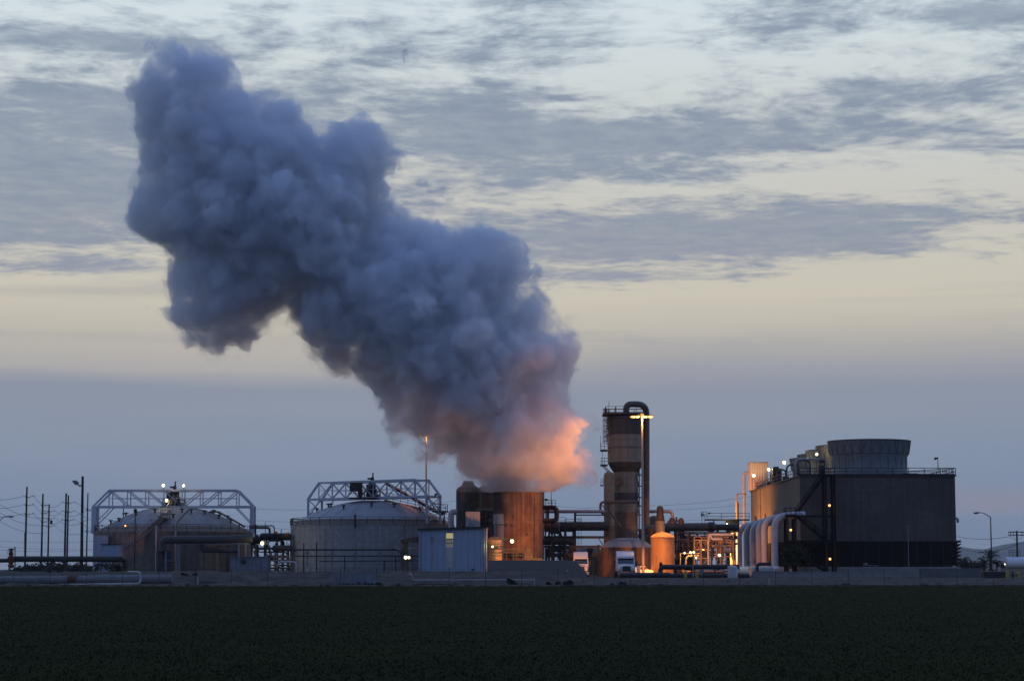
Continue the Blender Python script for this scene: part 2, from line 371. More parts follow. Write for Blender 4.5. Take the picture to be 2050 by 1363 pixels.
pmat('block_wall', (.21, .185, .165), (.165, .145, .13), rough=.95, streak=.2, seams=(.2, 0, .12), scale=4)
pmat('concrete_pipe', (.20, .20, .205), (.155, .155, .16), rough=.9, streak=.25, sscale=(.4, .4, 2))
pmat('rust', (.16, .075, .045), (.09, .045, .03), rough=.85)
pmat('orange_paint', (.45, .16, .06), (.35, .12, .05), rough=.5)
pmat('yellow_paint', (.42, .34, .05), (.33, .26, .04), rough=.5)
pmat('truck_white', (.72, .72, .74), (.66, .66, .68), rough=.25, spec=.6, bump=.02)
pmat('glass', (.02, .025, .03), (.015, .02, .025), rough=.05, spec=1.0, bump=.0)
pmat('rubber', (.02, .02, .02), (.015, .015, .015), rough=.8)
pmat('chrome', (.6, .6, .62), (.5, .5, .52), rough=.2, metal=.9, bump=.02)
pmat('wood_pole', (.055, .045, .038), (.035, .03, .026), rough=.9)
pmat('galv', (.22, .23, .25), (.17, .18, .2), rough=.5, metal=.4)
pmat('mast_steel', (.42, .36, .30), (.36, .31, .26), rough=.5)
pmat('plastic_white', (.45, .47, .50), (.40, .42, .45), rough=.4, seams=(.35, 0, .3))
pmat('pink_roof', (.42, .38, .36), (.36, .32, .30), rough=.6, ribs=.5, bump=.5)
pmat('leaf_dark', (.035, .04, .022), (.02, .024, .013), rough=.9, scale=2)
pmat('leaf_grey', (.055, .06, .045), (.035, .04, .03), rough=.9, scale=2)
pmat('bark', (.06, .05, .04), rough=.9)
pmat('wire', (.03, .03, .035), rough=.6)
# ------------------------------------------------------------------ ground, field, bank
def terr(x, y):
    s = lambda t: t * t * (3 - 2 * t)
    t = min(max((y - 268.5) / 15.0, 0), 1); lf = 1 - s(min(max((x - 2) / 9, 0), 1))
    h = s(t) * (.75 + .8 * lf)
    b = min(max((470 - y) / 60, 0), 1)
    return h * s(b)
def sheet(name, xs, ys, zf, mat, label=None):
    nx, ny = len(xs), len(ys); vs = [(x, y, zf(x, y)) for y in ys for x in xs]
    fs = [(j * nx + i, j * nx + i + 1, (j + 1) * nx + i + 1, (j + 1) * nx + i) for j in range(ny - 1) for i in range(nx - 1)]
    me = bpy.data.meshes.new(name); me.from_pydata(vs, [], fs); me.polygons.foreach_set('use_smooth', [True] * len(fs)); me.materials.append(M(mat))
    o = bpy.data.objects.new(name, me); S.collection.objects.link(o); tag(o, label, None, None, 'structure'); return o
from mathutils import noise as mn
def dirt_mat(name, c1, c2, c3, sc):
    m = pmat(name, c1, c2, rough=1.0, scale=sc, bump=.6, big=.35, spec=.03); nt = m.node_tree
    return m
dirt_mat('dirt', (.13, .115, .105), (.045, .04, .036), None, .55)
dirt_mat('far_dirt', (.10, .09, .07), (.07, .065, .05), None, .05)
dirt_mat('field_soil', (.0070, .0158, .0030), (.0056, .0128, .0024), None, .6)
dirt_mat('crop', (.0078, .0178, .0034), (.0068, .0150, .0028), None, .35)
dirt_mat('apron', (.12, .118, .115), (.085, .083, .08), None, .8)
sheet('ground', [-9000, -900, -200, 200, 900, 9000], [-300, 0, 480, 900, 3000, 16000], lambda x, y: -.02, 'far_dirt')
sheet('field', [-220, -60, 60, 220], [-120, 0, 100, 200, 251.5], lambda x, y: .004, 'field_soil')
def bankz(x, y):
    n = mn.fractal(Vector((x * .35, y * .35, 0)), 1.0, 2.0, 4); n2 = mn.noise(Vector((x * .07, y * .1, 4)))
    lf = 1 - min(max((x - 2) / 9, 0), 1); e = min(max((y - 251) / 4, 0), 1)
    return terr(x, y) + e * (n * (.06 + .26 * lf) + n2 * .16 * lf) + .004
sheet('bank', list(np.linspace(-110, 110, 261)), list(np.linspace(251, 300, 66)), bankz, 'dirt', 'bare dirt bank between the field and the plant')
sheet('yard', list(np.linspace(-110, 110, 45)), list(np.linspace(300, 480, 37)), lambda x, y: terr(x, y) + .012, 'dirt')
sheet('access_road', list(np.linspace(6, 110, 40)), list(np.linspace(254.5, 268, 14)), lambda x, y: max(terr(x, y), 0) + .10, 'apron')
# low crop in the field: short blades, denser near the camera
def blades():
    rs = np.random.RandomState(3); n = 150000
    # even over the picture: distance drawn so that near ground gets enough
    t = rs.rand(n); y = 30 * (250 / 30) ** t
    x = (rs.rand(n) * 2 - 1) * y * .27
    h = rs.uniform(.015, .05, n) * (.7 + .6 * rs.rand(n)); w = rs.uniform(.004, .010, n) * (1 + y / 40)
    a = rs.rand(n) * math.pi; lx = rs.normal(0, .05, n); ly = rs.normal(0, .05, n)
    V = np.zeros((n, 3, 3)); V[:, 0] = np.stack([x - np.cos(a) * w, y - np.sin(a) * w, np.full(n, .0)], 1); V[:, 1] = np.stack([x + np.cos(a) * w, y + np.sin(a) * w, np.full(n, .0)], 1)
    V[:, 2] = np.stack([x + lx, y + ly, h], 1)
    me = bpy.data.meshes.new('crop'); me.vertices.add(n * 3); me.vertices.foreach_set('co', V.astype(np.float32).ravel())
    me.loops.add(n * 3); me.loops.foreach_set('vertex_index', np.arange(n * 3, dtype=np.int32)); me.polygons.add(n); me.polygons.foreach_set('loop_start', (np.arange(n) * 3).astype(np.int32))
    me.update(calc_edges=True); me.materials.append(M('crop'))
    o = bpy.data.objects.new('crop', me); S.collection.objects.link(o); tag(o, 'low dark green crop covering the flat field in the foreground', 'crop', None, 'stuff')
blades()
def tufts():
    rs = np.random.RandomState(12); n = 2600; V = []
    x = rs.uniform(-75, 75, n); x += np.sin(x * 3) * .5; y = np.where(rs.rand(n) < .72, 251.6 + rs.exponential(1.3, n), rs.uniform(252, 290, n))
    for i in range(n):
        z = bankz(x[i], y[i]) - .03; hh = rs.uniform(.08, .34) * (1.5 if mn.noise(Vector((x[i] * .25, 3, 0))) > .15 else .7)
        for k in range(6):
            a = rs.uniform(0, 6.28); w = .03; px, py = x[i] + rs.normal(0, .12), y[i] + rs.normal(0, .12)
            V += [(px - w * math.cos(a), py - w * math.sin(a), z), (px + w * math.cos(a), py + w * math.sin(a), z), (px + rs.normal(0, .13), py + rs.normal(0, .1), z + hh * rs.uniform(.6, 1.1))]
    me = bpy.data.meshes.new('weeds'); me.from_pydata(V, [], [(i, i + 1, i + 2) for i in range(0, len(V), 3)]); me.materials.append(M('leaf_grey'))
    o = bpy.data.objects.new('weeds', me); S.collection.objects.link(o); tag(o, 'ragged dry weeds along the far edge of the field and on the bank', 'weeds', None, 'stuff')
tufts()
# ------------------------------------------------------------------ lamps
SOD = (1.0, .34, .065); MERC = (1.0, .86, .36); WARM = (1.0, .66, .34)
emat('lens_sodium', (1, .43, .09), 2.6); emat('lens_yellow', (1, .90, .42), 4.5); emat('lens_white', (1, .86, .62), 4)
for k in ('lens_sodium', 'lens_yellow', 'lens_white'): M(k).cycles.emission_sampling = 'NONE'
def light(parent, p, col, power, spot=None, aim=None, size=.15):
    l = bpy.data.lights.new('light', 'SPOT' if spot else 'POINT'); l.energy = power; l.color = col; l.shadow_soft_size = size
    o = bpy.data.objects.new('light', l); S.collection.objects.link(o); w = Vector(parent['_w']); o.parent = parent; o.location = Vector(p) - w
    if spot:
        l.spot_size = R(spot); l.spot_blend = .6; o.rotation_euler = Vector(aim).to_track_quat('-Z', 'Y').to_euler()
    return o
def lamp(px, py, Y, label, power=150, kind='yellow', r=.2, cat='lamp', name='flood_lamp', group=None, post=None, side=0, loff=(0, -.6, -.1)):
    p = W(px, py, Y); col = {'yellow': MERC, 'sodium': SOD, 'white': WARM}[kind]
    t = thing(name, label, cat, p, group)
    MB().box(p + Vector((0, .22, .04)), (r * 2.2, .26, r * 1.9)).box(p + Vector((0, .42, -.05)), (.1, .3, .1)).build('housing', 'dark_steel', t)
    MB().lathe(p, [(0.001, -r), (r * .7, -r * .7), (r, 0), (r * .7, r * .7), (.001, r)], 12).build('lens', 'lens_' + kind, t)
    if post is not None:
        MB().beam(p + Vector((0, .5, -.05)), Vector((p.x, p.y + .5, post)), .09).build('post', 'dark_steel', t)
    if power: light(t, p + Vector(loff) * (1 if loff else 0), col, power)
    return t
def slim_post(px, py_top, py_base, Y, label, head='ball', w=.14, mat='dark_steel', cat='lamp post'):
    a = W(px, py_top, Y); z0 = Z(py_base, Y); t = thing('lamp_post', label, cat, (a.x, a.y, z0))
    MB().tube([(a.x, a.y, z0), (a.x, a.y, a.z)], [w / 2 + .03, w / 2], 8).build('post', mat, t)
    m = MB()
    if head == 'ball': m.lathe(a, [(.001, -.2), (.3, -.1), (.32, .12), (.18, .3), (.001, .34)], 12)
    else: m.box(a + Vector((head * .25, 0, 0)), (.6, .35, .28)).box(a + Vector((head * .45, 0, -.12)), (.3, .4, .3))
    m.build('lamp_head', mat, t); return t

# ------------------------------------------------------------------ two settling tanks under domes, each with a bridge truss
def tank(name, label, cpx, rpx, Y, y_wall, y_base, rim_r, y_rim, y_peak, wall, dome, vents, seed):
    rs = random.Random(seed)
    sc = Y / FP; cx = X(cpx, Y); r = rpx * sc; zb = Z(y_base, Y) - .3; zw = Z(y_wall, Y - r * .0); zr = Z(y_rim, Y); zp = Z(y_peak, Y); rr = rim_r * sc
    t = thing(name, label, 'tank', (cx, Y, zb)); c = (cx, Y, 0)
    MB().lathe(c, [(r, zb), (r, zw), (r + .08, zw), (r + .08, zw + .12), (r - .05, zw + .14)], 72).build('wall', wall, t)
    MB().lathe(c, [(r + .02, zw + .16), (rr + .1, zr)], 72).build('roof_rim', 'tank_rim', t)
    H = zp - zr; Rs = (rr * rr + H * H) / (2 * H); prof = []
    for k in range(15):
        q = rr * (1 - k / 14.0); prof.append((max(q, .001), zr + .02 + math.sqrt(max(Rs * Rs - q * q, 0)) - (Rs - H)))
    MB().lathe(c, prof, 72).build('dome', dome, t)
    def dz(q): return zr + .02 + math.sqrt(Rs * Rs - q * q) - (Rs - H)
    m = MB(); n = 40
    ring = [(cx + r * .985 * math.cos(2 * math.pi * k / n), Y + r * .985 * math.sin(2 * math.pi * k / n), zw + .2) for k in range(n)]
    rail(m, ring, 1.15, 4, .035, 1, True); m.build('railing', 'dark_steel', t)
    m = MB()
    for k in range(24):
        a = 2 * math.pi * k / 24; pp = [(cx + (rr * f) * math.cos(a), Y + (rr * f) * math.sin(a), dz(rr * f) + .03) for f in np.linspace(.98, .18, 7)]
        for u, v in zip(pp[:-1], pp[1:]): m.beam(u, v, .07, .05)
    m.build('roof_seam', dome, t)
    for (a, f) in vents:
        q = rr * f; x = cx + q * math.cos(R(a)); y = Y + q * math.sin(R(a)); z = dz(q)
        MB().lathe((x, y, z), [(.14, -.1), (.14, .45), (.38, .5), (.42, .62), (.001, .72)], 10).build('roof_vent', 'dark_steel', t)
    return t, cx, r, rr, zw, zr, zp, dz
T1 = tank('settling_tank', 'wide brown settling tank with low dome roof beside the utility poles', 347.5, 157.5, 360, 1068, 1146, 132, 1054, 1014, 'tank_wall', 'dome_skin',
          [(200, .95), (215, .9), (228, .72), (252, .62), (290, .6), (303, .62), (322, .66), (335, .8), (345, .92), (20, .7), (8, .8), (185, .72), (350, .62), (265, .86), (278, .8)], 1)
T2 = tank('settling_tank', 'wide grey settling tank with smooth dome roof left of the blue metal building', 746, 163, 352, 1054, 1140, 143, 1041, 1002, 'tank_wall_grey', 'dome_skin_grey',
          [(205, .62), (240, .72), (272, .62), (300, .66), (182, .78), (187, .62), (335, .75)], 2)
def bridge_truss(name, label, cx, cy, ang, L, zc, zt, zleg, inset, panels, lwid=3.2, xbr=False):
    """box truss spanning a tank; ang = direction of the span"""
    u = Vector((math.cos(ang), math.sin(ang), 0)); v = Vector((-u.y, u.x, 0)); c = Vector((cx, cy, 0))
    P = lambda s, w, z: c + u * s + v * w + Vector((0, 0, z))
    t = thing(name, label, 'truss', (cx, cy, zc))
    for w in (-lwid / 2, lwid / 2):
        m = MB(); m.beam(P(-L / 2, w, zc), P(L / 2, w, zc), .32, .36); m.beam(P(-L / 2 + inset, w, zt), P(L / 2 - inset, w, zt), .32, .34)
        m.beam(P(-L / 2 - .05, w, zc - .05), P(-L / 2 + inset + .05, w, zt + .05), .30); m.beam(P(L / 2 + .05, w, zc - .05), P(L / 2 - inset - .05, w, zt + .05), .30); m.build('chord_frame', 'white_steel', t)
        m = MB(); a, b = -L / 2 + inset, L / 2 - inset
        for k in range(panels + 1):
            s = a + (b - a) * k / panels; m.beam(P(s, w, zc + .15), P(s, w, zt - .15), .17)
        for k in range(panels):
            s0 = a + (b - a) * k / panels; s1 = a + (b - a) * (k + 1) / panels
            if xbr:
                m.beam(P(s0, w, zt - .1), P(s1, w, zc + .1), .13); m.beam(P(s0, w, zc + .1), P(s1, w, zt - .1), .11)
            elif k < panels / 2: m.beam(P(s0, w, zt - .1), P(s1, w, zc + .1), .17)
            else: m.beam(P(s1, w, zt - .1), P(s0, w, zc + .1), .17)
        if xbr:
            m.beam(P(a, w, zt - .1), P(-L / 2 + .2, w, zc + .2), .1); m.beam(P(-L / 2 + .3, w, zc), P(a, w, zt - .1), .12)
        m.build('web_member', 'white_steel', t)
        m = MB(); m.beam(P(a, w, (zc + zt) / 2 + .05), P(b, w, (zc + zt) / 2 + .05), .08); m.build('guard_rail', 'white_steel', t)
        for s_ in (-1, 1):
            m = MB(); m.beam(P(s_ * (L / 2 - .15), w, zleg), P(s_ * (L / 2 - .15), w, zc), .38 if xbr else .6)
            m.build('leg', 'white_steel', t)
            m = MB(); m.beam(P(s_ * (L / 2 - .25), w, zc - 3.0), P(s_ * (L / 2 - inset - .3), w, zc - .1), .15); m.build('knee_brace', 'white_steel', t)
    for k in range(panels + 1):
        s = -L / 2 + inset + (L - 2 * inset) * k / panels
        MB().beam(P(s, -lwid / 2, zt), P(s, lwid / 2, zt), .15).build('cross_beam', 'white_steel', t); MB().beam(P(s, -lwid / 2, zc), P(s, lwid / 2, zc), .15).build('cross_beam', 'white_steel', t)
    for s_ in (-1, 1):
        m = MB(); e = s_ * (L / 2 - .15); m.beam(P(e, -lwid / 2, zc), P(e, lwid / 2, zc), .25)
        hh = (zc - zleg) / 2
        for k in range(2):
            z0 = zleg + k * hh; m.beam(P(e, -lwid / 2, z0), P(e, lwid / 2, z0 + hh), .11); m.beam(P(e, lwid / 2, z0), P(e, -lwid / 2, z0 + hh), .11); m.beam(P(e, -lwid / 2, z0 + hh), P(e, lwid / 2, z0 + hh), .13)
        m.build('end_brace', 'white_steel', t)
    MB().beam(P(-L / 2 + .4, 0, zc + .12), P(L / 2 - .4, 0, zc + .12), 1.1, .07).build('walkway', 'galv', t)
    return t, P
c1 = T1[1]
tr1, P1 = bridge_truss('bridge_truss', 'long white steel truss bridge lying square across the brown domed tank', c1, 360, 0.0, 318 * 360 / FP, Z(1014.5, 360), Z(982, 360), Z(1068, 360), 2.75, 7)
tr2, P2 = bridge_truss('bridge_truss', 'white cross-braced truss bridge standing askew over the grey domed tank', T2[1], 352, R(-38), 26.8, Z(997, 352), Z(964, 352), Z(1050, 352), 2.6, 7, 3.4, True)
# drive units in the middle of the trusses
def drive(name, label, px, y0, y1, Y, wpx, mast=None):
    w = wpx * Y / FP; c = W(px, y1, Y); z0 = c.z; z1 = Z(y0, Y); t = thing(name, label, 'machine', c)
    MB().lathe((c.x, Y, z0), [(w * .36, 0), (w * .36, (z1 - z0) * .55), (w * .28, (z1 - z0) * .62), (w * .28, (z1 - z0) * .9), (.001, (z1 - z0) * .93)], 14).box((c.x + w * .05, Y, z0 + (z1 - z0) * .2), (w * .95, w * .8, .22)).box((c.x - w * .3, Y, z0 + (z1 - z0) * .5), (w * .3, .7, (z1 - z0) * .6)).build('gearbox', 'dark_steel', t)
    MB().lathe((c.x, Y, z1 - .3), [(.3, 0), (.32, .7), (.2, .9), (.001, .95)], 10).box((c.x + .1, Y, z1 + .9), (.22, .2, .9)).box((c.x - .35, Y, z1 + .35), (.9, .3, .3)).build('motor', 'dark_steel', t)
    m = MB(); a = w * .6; rail(m, [(c.x - a, Y - a, z0 + .3), (c.x + a, Y - a, z0 + .3), (c.x + a, Y + a, z0 + .3), (c.x - a, Y + a, z0 + .3)], 1.1, 1.2, .035, 1, True)
    for s_ in (-1, 1): m.beam((c.x + s_ * a, Y - a, z0 - .2), (c.x - s_ * a * .2, Y - a, z1 - .4), .12)
    m.build('railing', 'dark_steel', t); return t
drive('rake_drive', 'dark rake drive machine in the middle of the long truss over the brown tank', 349, 979, 1017, 360, 34)
d2 = drive('rake_drive', 'dark rake drive motor under the top of the cross-braced truss', 745, 962, 1000, 352, 26)
t = thing('control_cabin', 'dark boxy cabin hung inside the cross-braced truss', 'cabin', W(711, 993, 349))
MB().bb(X(700, 349), X(716, 349), 348, 350.2, Z(983, 349), Z(966, 349)).bb(X(716.2, 349), X(724, 349), 348.2, 350, Z(996, 349), Z(966, 349)).build('body', 'tower_dark', t)
m = MB(); rail(m, [(X(699, 349), 347.8, Z(993, 349)), (X(726, 349), 347.8, Z(993, 349))], .9, 1, .04); m.bb(X(697, 349), X(757, 349), 347.6, 350.4, Z(998, 349), Z(996, 349)); m.build('platform', 'dark_steel', t)
# conveyor / inclined walkway from the dome top down to the rim of the grey tank
t = thing('inclined_walkway', 'dark inclined walkway with railing descending the right side of the grey dome', 'walkway', W(860, 1038, 348))
a = W(775, 968, 350); b = W(885, 1030, 346)
MB().beam(a, b, .9, .38).build('deck', 'dark_steel', t)
a2 = W(772, 1001, 352); b2 = W(892, 1028, 347); m = MB(); rail(m, [a2, b2], 1.3, 1.4, .04, 2); m.beam(a2, b2, .9, .15); m.build('railing', 'dark_steel', t)
m = MB(); p = W(882, 1024, 346); m.box(p, (2.6, 2.2, .2)); rail(m, [p + Vector((-1.2, -1, .1)), p + Vector((1.1, -1, .1)), p + Vector((1.1, 1, .1))], 1.1, 1, .035); m.beam(p + Vector((.6, 0, 0)), (p.x + .6, p.y, Z(1050, 346)), .2); m.build('landing', 'dark_steel', t)
slim_post(877, 989, 1024, 346, 'slim lamp post on the landing at the right end of the grey tank', -1, .1)
# stair to the dome of the brown tank
t = thing('access_stair', 'pale steel stair climbing from the wall to the dome of the brown tank', 'stair', W(262, 1085, 344))
m = MB(); stairs(m, W(272, 1082, 344), W(326, 1037, 350), 1.0, 22); m.build('flight', 'stair_grey', t)
MB().bb(X(249, 344), X(273, 344), 343, 345, Z(1086, 344), Z(1083, 344)).build('landing', 'stair_grey', t)
m = MB(); stairs(m, W(249, 1096, 343), W(262, 1086, 343), .9, 7); m.beam(W(262, 1088, 344), W(285, 1114, 344), .12); m.beam(W(262, 1088, 344), W(240, 1112, 344), .12); m.build('brace', 'stair_grey', t)
m = MB(); p0 = W(324, 1038, 350); p1 = W(338, 1038, 350)
for x in (p0.x, p1.x):
    for y in (349, 351): m.beam((x, y, Z(1048, 350)), (x, y, Z(1020, 350)), .14)
m.bb(p0.x, p1.x, 349, 351, Z(1038, 350), Z(1035, 350)); m.bb(p0.x, p1.x, 348.9, 351.1, Z(1031, 350), Z(1027, 350)); rail(m, [(p0.x, 349, Z(1027, 350)), (p1.x, 349, Z(1027, 350))], 1.1, .8, .04); m.build('access_tower', 'stair_grey', t)
m = MB(); ladder(m, W(339, 1030, 352), W(352, 990, 357), .7, .4); m.beam(W(330, 1022, 352), W(341, 1000, 356), .16); m.build('ladder', 'stair_grey', t)
t = thing('pipe_run', 'thin dark pipe bent down over the right shoulder of the brown dome', 'pipe', W(436, 1030, 350))
m = MB(); m.tube(bend([W(352, 1060, 344), W(354, 1046, 347), W(378, 1020, 351)], .5), .12, 6); m.tube(bend([W(420, 1024, 352), W(437, 1024, 351), W(478, 1047, 347), W(489, 1054, 346)], .4), .16, 6); m.beam(W(479, 1046, 347), W(479, 1055, 347), .2); m.build('pipe', 'black_pipe', t)
# shed with raised box left of the tank
t = thing('raised_shed', 'small corrugated blue grey shed raised on posts before the brown tank', 'shed', W(223, 1143, 332))
x0, x1 = X(207, 332), X(240, 332)
MB().bb(x0, x1, 330.5, 334, Z(1116, 332), Z(1090, 332)).build('wall', 'blue_siding', t)
MB().bb(x0 - .15, x1 + .15, 330.3, 334.2, Z(1090, 332) + .01, Z(1088.4, 332)).build('roof', 'dark_steel', t)
for k in range(5):
    x = x0 + (x1 - x0) * k / 4; MB().beam((x, 330.7, Z(1145, 332)), (x, 330.7, Z(1116, 332)), .16).build('leg', 'galv', t)
m = MB(); stairs(m, (X(214, 329), 329, Z(1144, 329)), (X(226, 329), 329, Z(1124, 329)), .8, 9); m.build('stair', 'pale_pipe', t)
t = thing('tank_side_panel', 'flat pale panelled annex on the left flank of the brown tank', 'annex', W(200, 1143, 350))
MB().bb(X(189, 350), X(218, 350), 349, 352, Z(1145, 350), Z(1072, 350)).build('wall', 'blue_siding', t)
# ------------------------------------------------------------------ left foreground
t = thing('black_pipeline', 'black pipeline on posts running to the brown tank from the left edge', 'pipe', W(120, 1146, 300))
m = MB(); m.tube([W(-20, 1122, 303), W(30, 1121, 301)], .3, 12); m.tube([W(26, 1118.5, 300), W(243, 1118.5, 300)], .42, 14); m.tube(bend([W(240, 1118.5, 300), W(250, 1119, 301), W(251, 1146, 301)], .7), .40, 12); m.build('pipe', 'black_pipe', t)
for px in (96, 103.5, 226): MB().beam(W(px, 1152, 300), W(px, 1121, 300), .22).build('support_post', 'dark_steel', t)
MB().beam(W(77, 1122, 300), W(97, 1144, 300), .14).beam(W(86, 1122, 300), W(104, 1140, 300), .14).build('brace', 'dark_steel', t)
t = thing('gate_valve', 'rusty gate valve standing on the black pipeline near the left edge', 'valve', W(22, 1140, 299))
p = W(22, 1119, 299); m = MB()
m.lathe((p.x, p.y, p.z), [(.3, -1.2), (.45, -.9), (.3, -.6), (.5, -.3), (.5, .3), (.25, .5), (.38, .8), (.22, 1.0), (.2, 1.3), (.42, 1.35), (.42, 1.5), (.2, 1.52), (.001, 1.55)], 14); m.build('body', 'rust', t)
MB().lathe((p.x, p.y, p.z + 1.02), [(.2, 0), (.42, .03), (.42, .08), (.2, .1)], 14).tube([p + Vector((-.45 + .15 * math.sin(a), 0, 1.0 + .3 * math.cos(a))) for a in np.linspace(0, 6.28, 13)], .03, 5).build('hand_wheel', 'rust', t)
t = thing('concrete_pipeline', 'long thick grey concrete pipe lying on the bank at the lower left', 'pipe', W(170, 1165, 266.5))
m = MB(); m.tube([W(8, 1161, 266), W(137, 1160.5, 266)], .52, 20); m.tube([W(-30, 1161, 266), W(7.2, 1161, 266)], .50, 20); m.build('pipe', 'concrete_pipe', t)
m = MB(); m.tube([W(152, 1160.5, 266.2), W(190, 1160.2, 266.4)], .53, 20); m.tube([W(190.3, 1160.2, 266.4), W(345, 1159, 267)], .60, 20); m.build('pipe', 'concrete_pipe', t)
MB().tube([W(136, 1160.5, 266), W(141, 1160.5, 266)], .58, 18).tube([W(141, 1160.5, 266), W(149, 1160.5, 266)], .40, 18).tube([W(148, 1159.5, 266), W(153, 1159.5, 266)], .6, 18).build('coupling', 'rust', t)
t = thing('white_pipe', 'thin white pipe at the foot of the concrete pipe, hooked upward at its end', 'pipe', W(150, 1170, 263.5))
MB().tube(bend([W(-30, 1172.5, 263.5), W(120, 1170.5, 263.5), W(281, 1168, 263.5), W(281, 1144.5, 263.5), W(256, 1144.5, 263.5)], .5, 7), .15, 12).build('pipe', 'pale_pipe', t)
# ------------------------------------------------------------------ chain link fence along the field
ft = thing('wire_fence', 'thin chain link fence with slim posts along the edge of the field', 'fence', (0, 259, .3))
fy = 259.0; fx = list(np.arange(-70, 72, 4.45))
for x in fx:
    g = bankz(x, fy) if x < 8 else bankz(x, fy)
    MB().tube([(x, fy, g - .2), (x, fy, g + 2.05)], .035, 5).build('post', 'dark_steel', ft)
m = MB()
for x0, x1 in zip(fx[:-1], fx[1:]):
    g0, g1 = bankz(x0, fy), bankz(x1, fy)
    for z in (.1, 1.0, 1.98): m.beam((x0, fy, g0 + z), (x1, fy, g1 + z), .014)
    n = 12
    for k in range(n):
        for s_ in (0, 1):
            xa = x0 + (x1 - x0) * k / n; xb = x0 + (x1 - x0) * (k + 5.2) / n; zb_ = 1.9
            if xb > x1: zb_ = 1.9 * (x1 - xa) / (xb - xa); xb = x1
            if s_: m.beam((xa, fy, g0 + .08), (xb, fy, g0 + .08 + zb_), .006)
            else: m.beam((x0 + x1 - xa, fy, g0 + .08), (x0 + x1 - xb, fy, g0 + .08 + zb_), .006)
m.build('wire_mesh', 'dark_steel', ft)
# ------------------------------------------------------------------ big horizontal duct in front of the brown tank
t = thing('insulated_duct', 'thick grey duct on posts crossing in front of the brown tank', 'duct', W(410, 1146, 342))
MB().tube(bend([W(327, 1103, 342), W(325, 1080, 342), W(430, 1080, 342), W(505, 1077, 342)], 1.6, 8), .62, 16).build('pipe', 'duct_grey', t)
MB().tube(bend([W(404, 1086, 342.5), W(404, 1102, 342.5), W(480, 1102, 342.5)], .8), .36, 12).build('pipe', 'duct_grey', t)
for px in (332, 358, 478, 492): MB().beam(W(px, 1147, 342), W(px, 1086, 342), .28 if px != 358 else .4).build('support_post', 'galv', t)
MB().bb(X(316, 342.8), X(344, 342.8), 342.5, 343.2, Z(1146, 343), Z(1103, 343)).build('junction_box', 'tower_dark', t)
m = MB(); m.beam(W(358, 1088, 342), W(500, 1088, 342), .16); m.tube([W(332, 1122, 341.5), W(356, 1122, 341.5)], .08, 6); m.beam(W(435, 1106, 342), W(435, 1146, 342), .14); m.build('crossbeam', 'galv', t)
m = MB(); random.seed(3)
for k in range(7): p = W(412 + k * 5, 1096 + random.uniform(-3, 3), 341.7); m.lathe(p, [(.001, -.25), (.22, -.15), (.22, .1), (.1, .3), (.001, .35)], 8)
m.build('valve_row', 'rust', t)
t = thing('pipe_stack', 'tall thin vertical pipe rising before the brown tank wall', 'pipe', W(352, 1146, 343)); MB().tube([W(352, 1146, 343.5), W(351, 1040, 346)], .13, 8).build('pipe', 'silver_pipe', t)
t = thing('pipe_stack', 'second thin vertical pipe left of the access tower on the brown tank', 'pipe', W(313, 1146, 343)); MB().tube([W(312, 1146, 343), W(313, 1052, 345)], .13, 8).build('pipe', 'silver_pipe', t)
slim_post(271, 1022, 1147, 331, 'slim dark lamp post with round unlit head before the brown tank', 'ball', .16)
# grey equipment shed
t = thing('equipment_shed', 'low grey metal shed with round fan vent between the two domed tanks', 'shed', W(502, 1145, 330))
x0, x1 = X(464, 330), X(539, 330)
MB().bb(x0, x1, 328.5, 332.5, Z(1146, 330), Z(1115, 330)).build('wall', 'grey_siding', t)
MB().bb(x0 - .12, x1 + .12, 328.3, 332.7, Z(1115, 330) + .005, Z(1113.2, 330)).build('roof', 'galv', t)
p = W(487, 1124, 328.45); m = MB(); m.tube([p, p + Vector((0, -.12, 0))], .42, 20); m.build('fan_vent', 'dark_steel', t)
for k in range(4): q = W(500 + k * 9, 1131, 328.44); MB().bb(q.x - .28, q.x + .28, 328.40, 328.498, Z(1143, 328.4), Z(1123, 328.4)).build('door', 'grey_siding', t)
MB().bb(X(459.5, 328), X(463.6, 328), 328.9, 330, Z(1146, 328), Z(1117, 328)).build('side_box', 'rust', t)
emat('window_orange', (1, .25, .09), .9); emat('window_yellow', (.72, .62, .16), .45)
MB().bb(X(460.6, 328), X(463.0, 328), 328.86, 328.895, Z(1131, 328), Z(1119, 328)).build('lit_slot', 'window_orange', t)
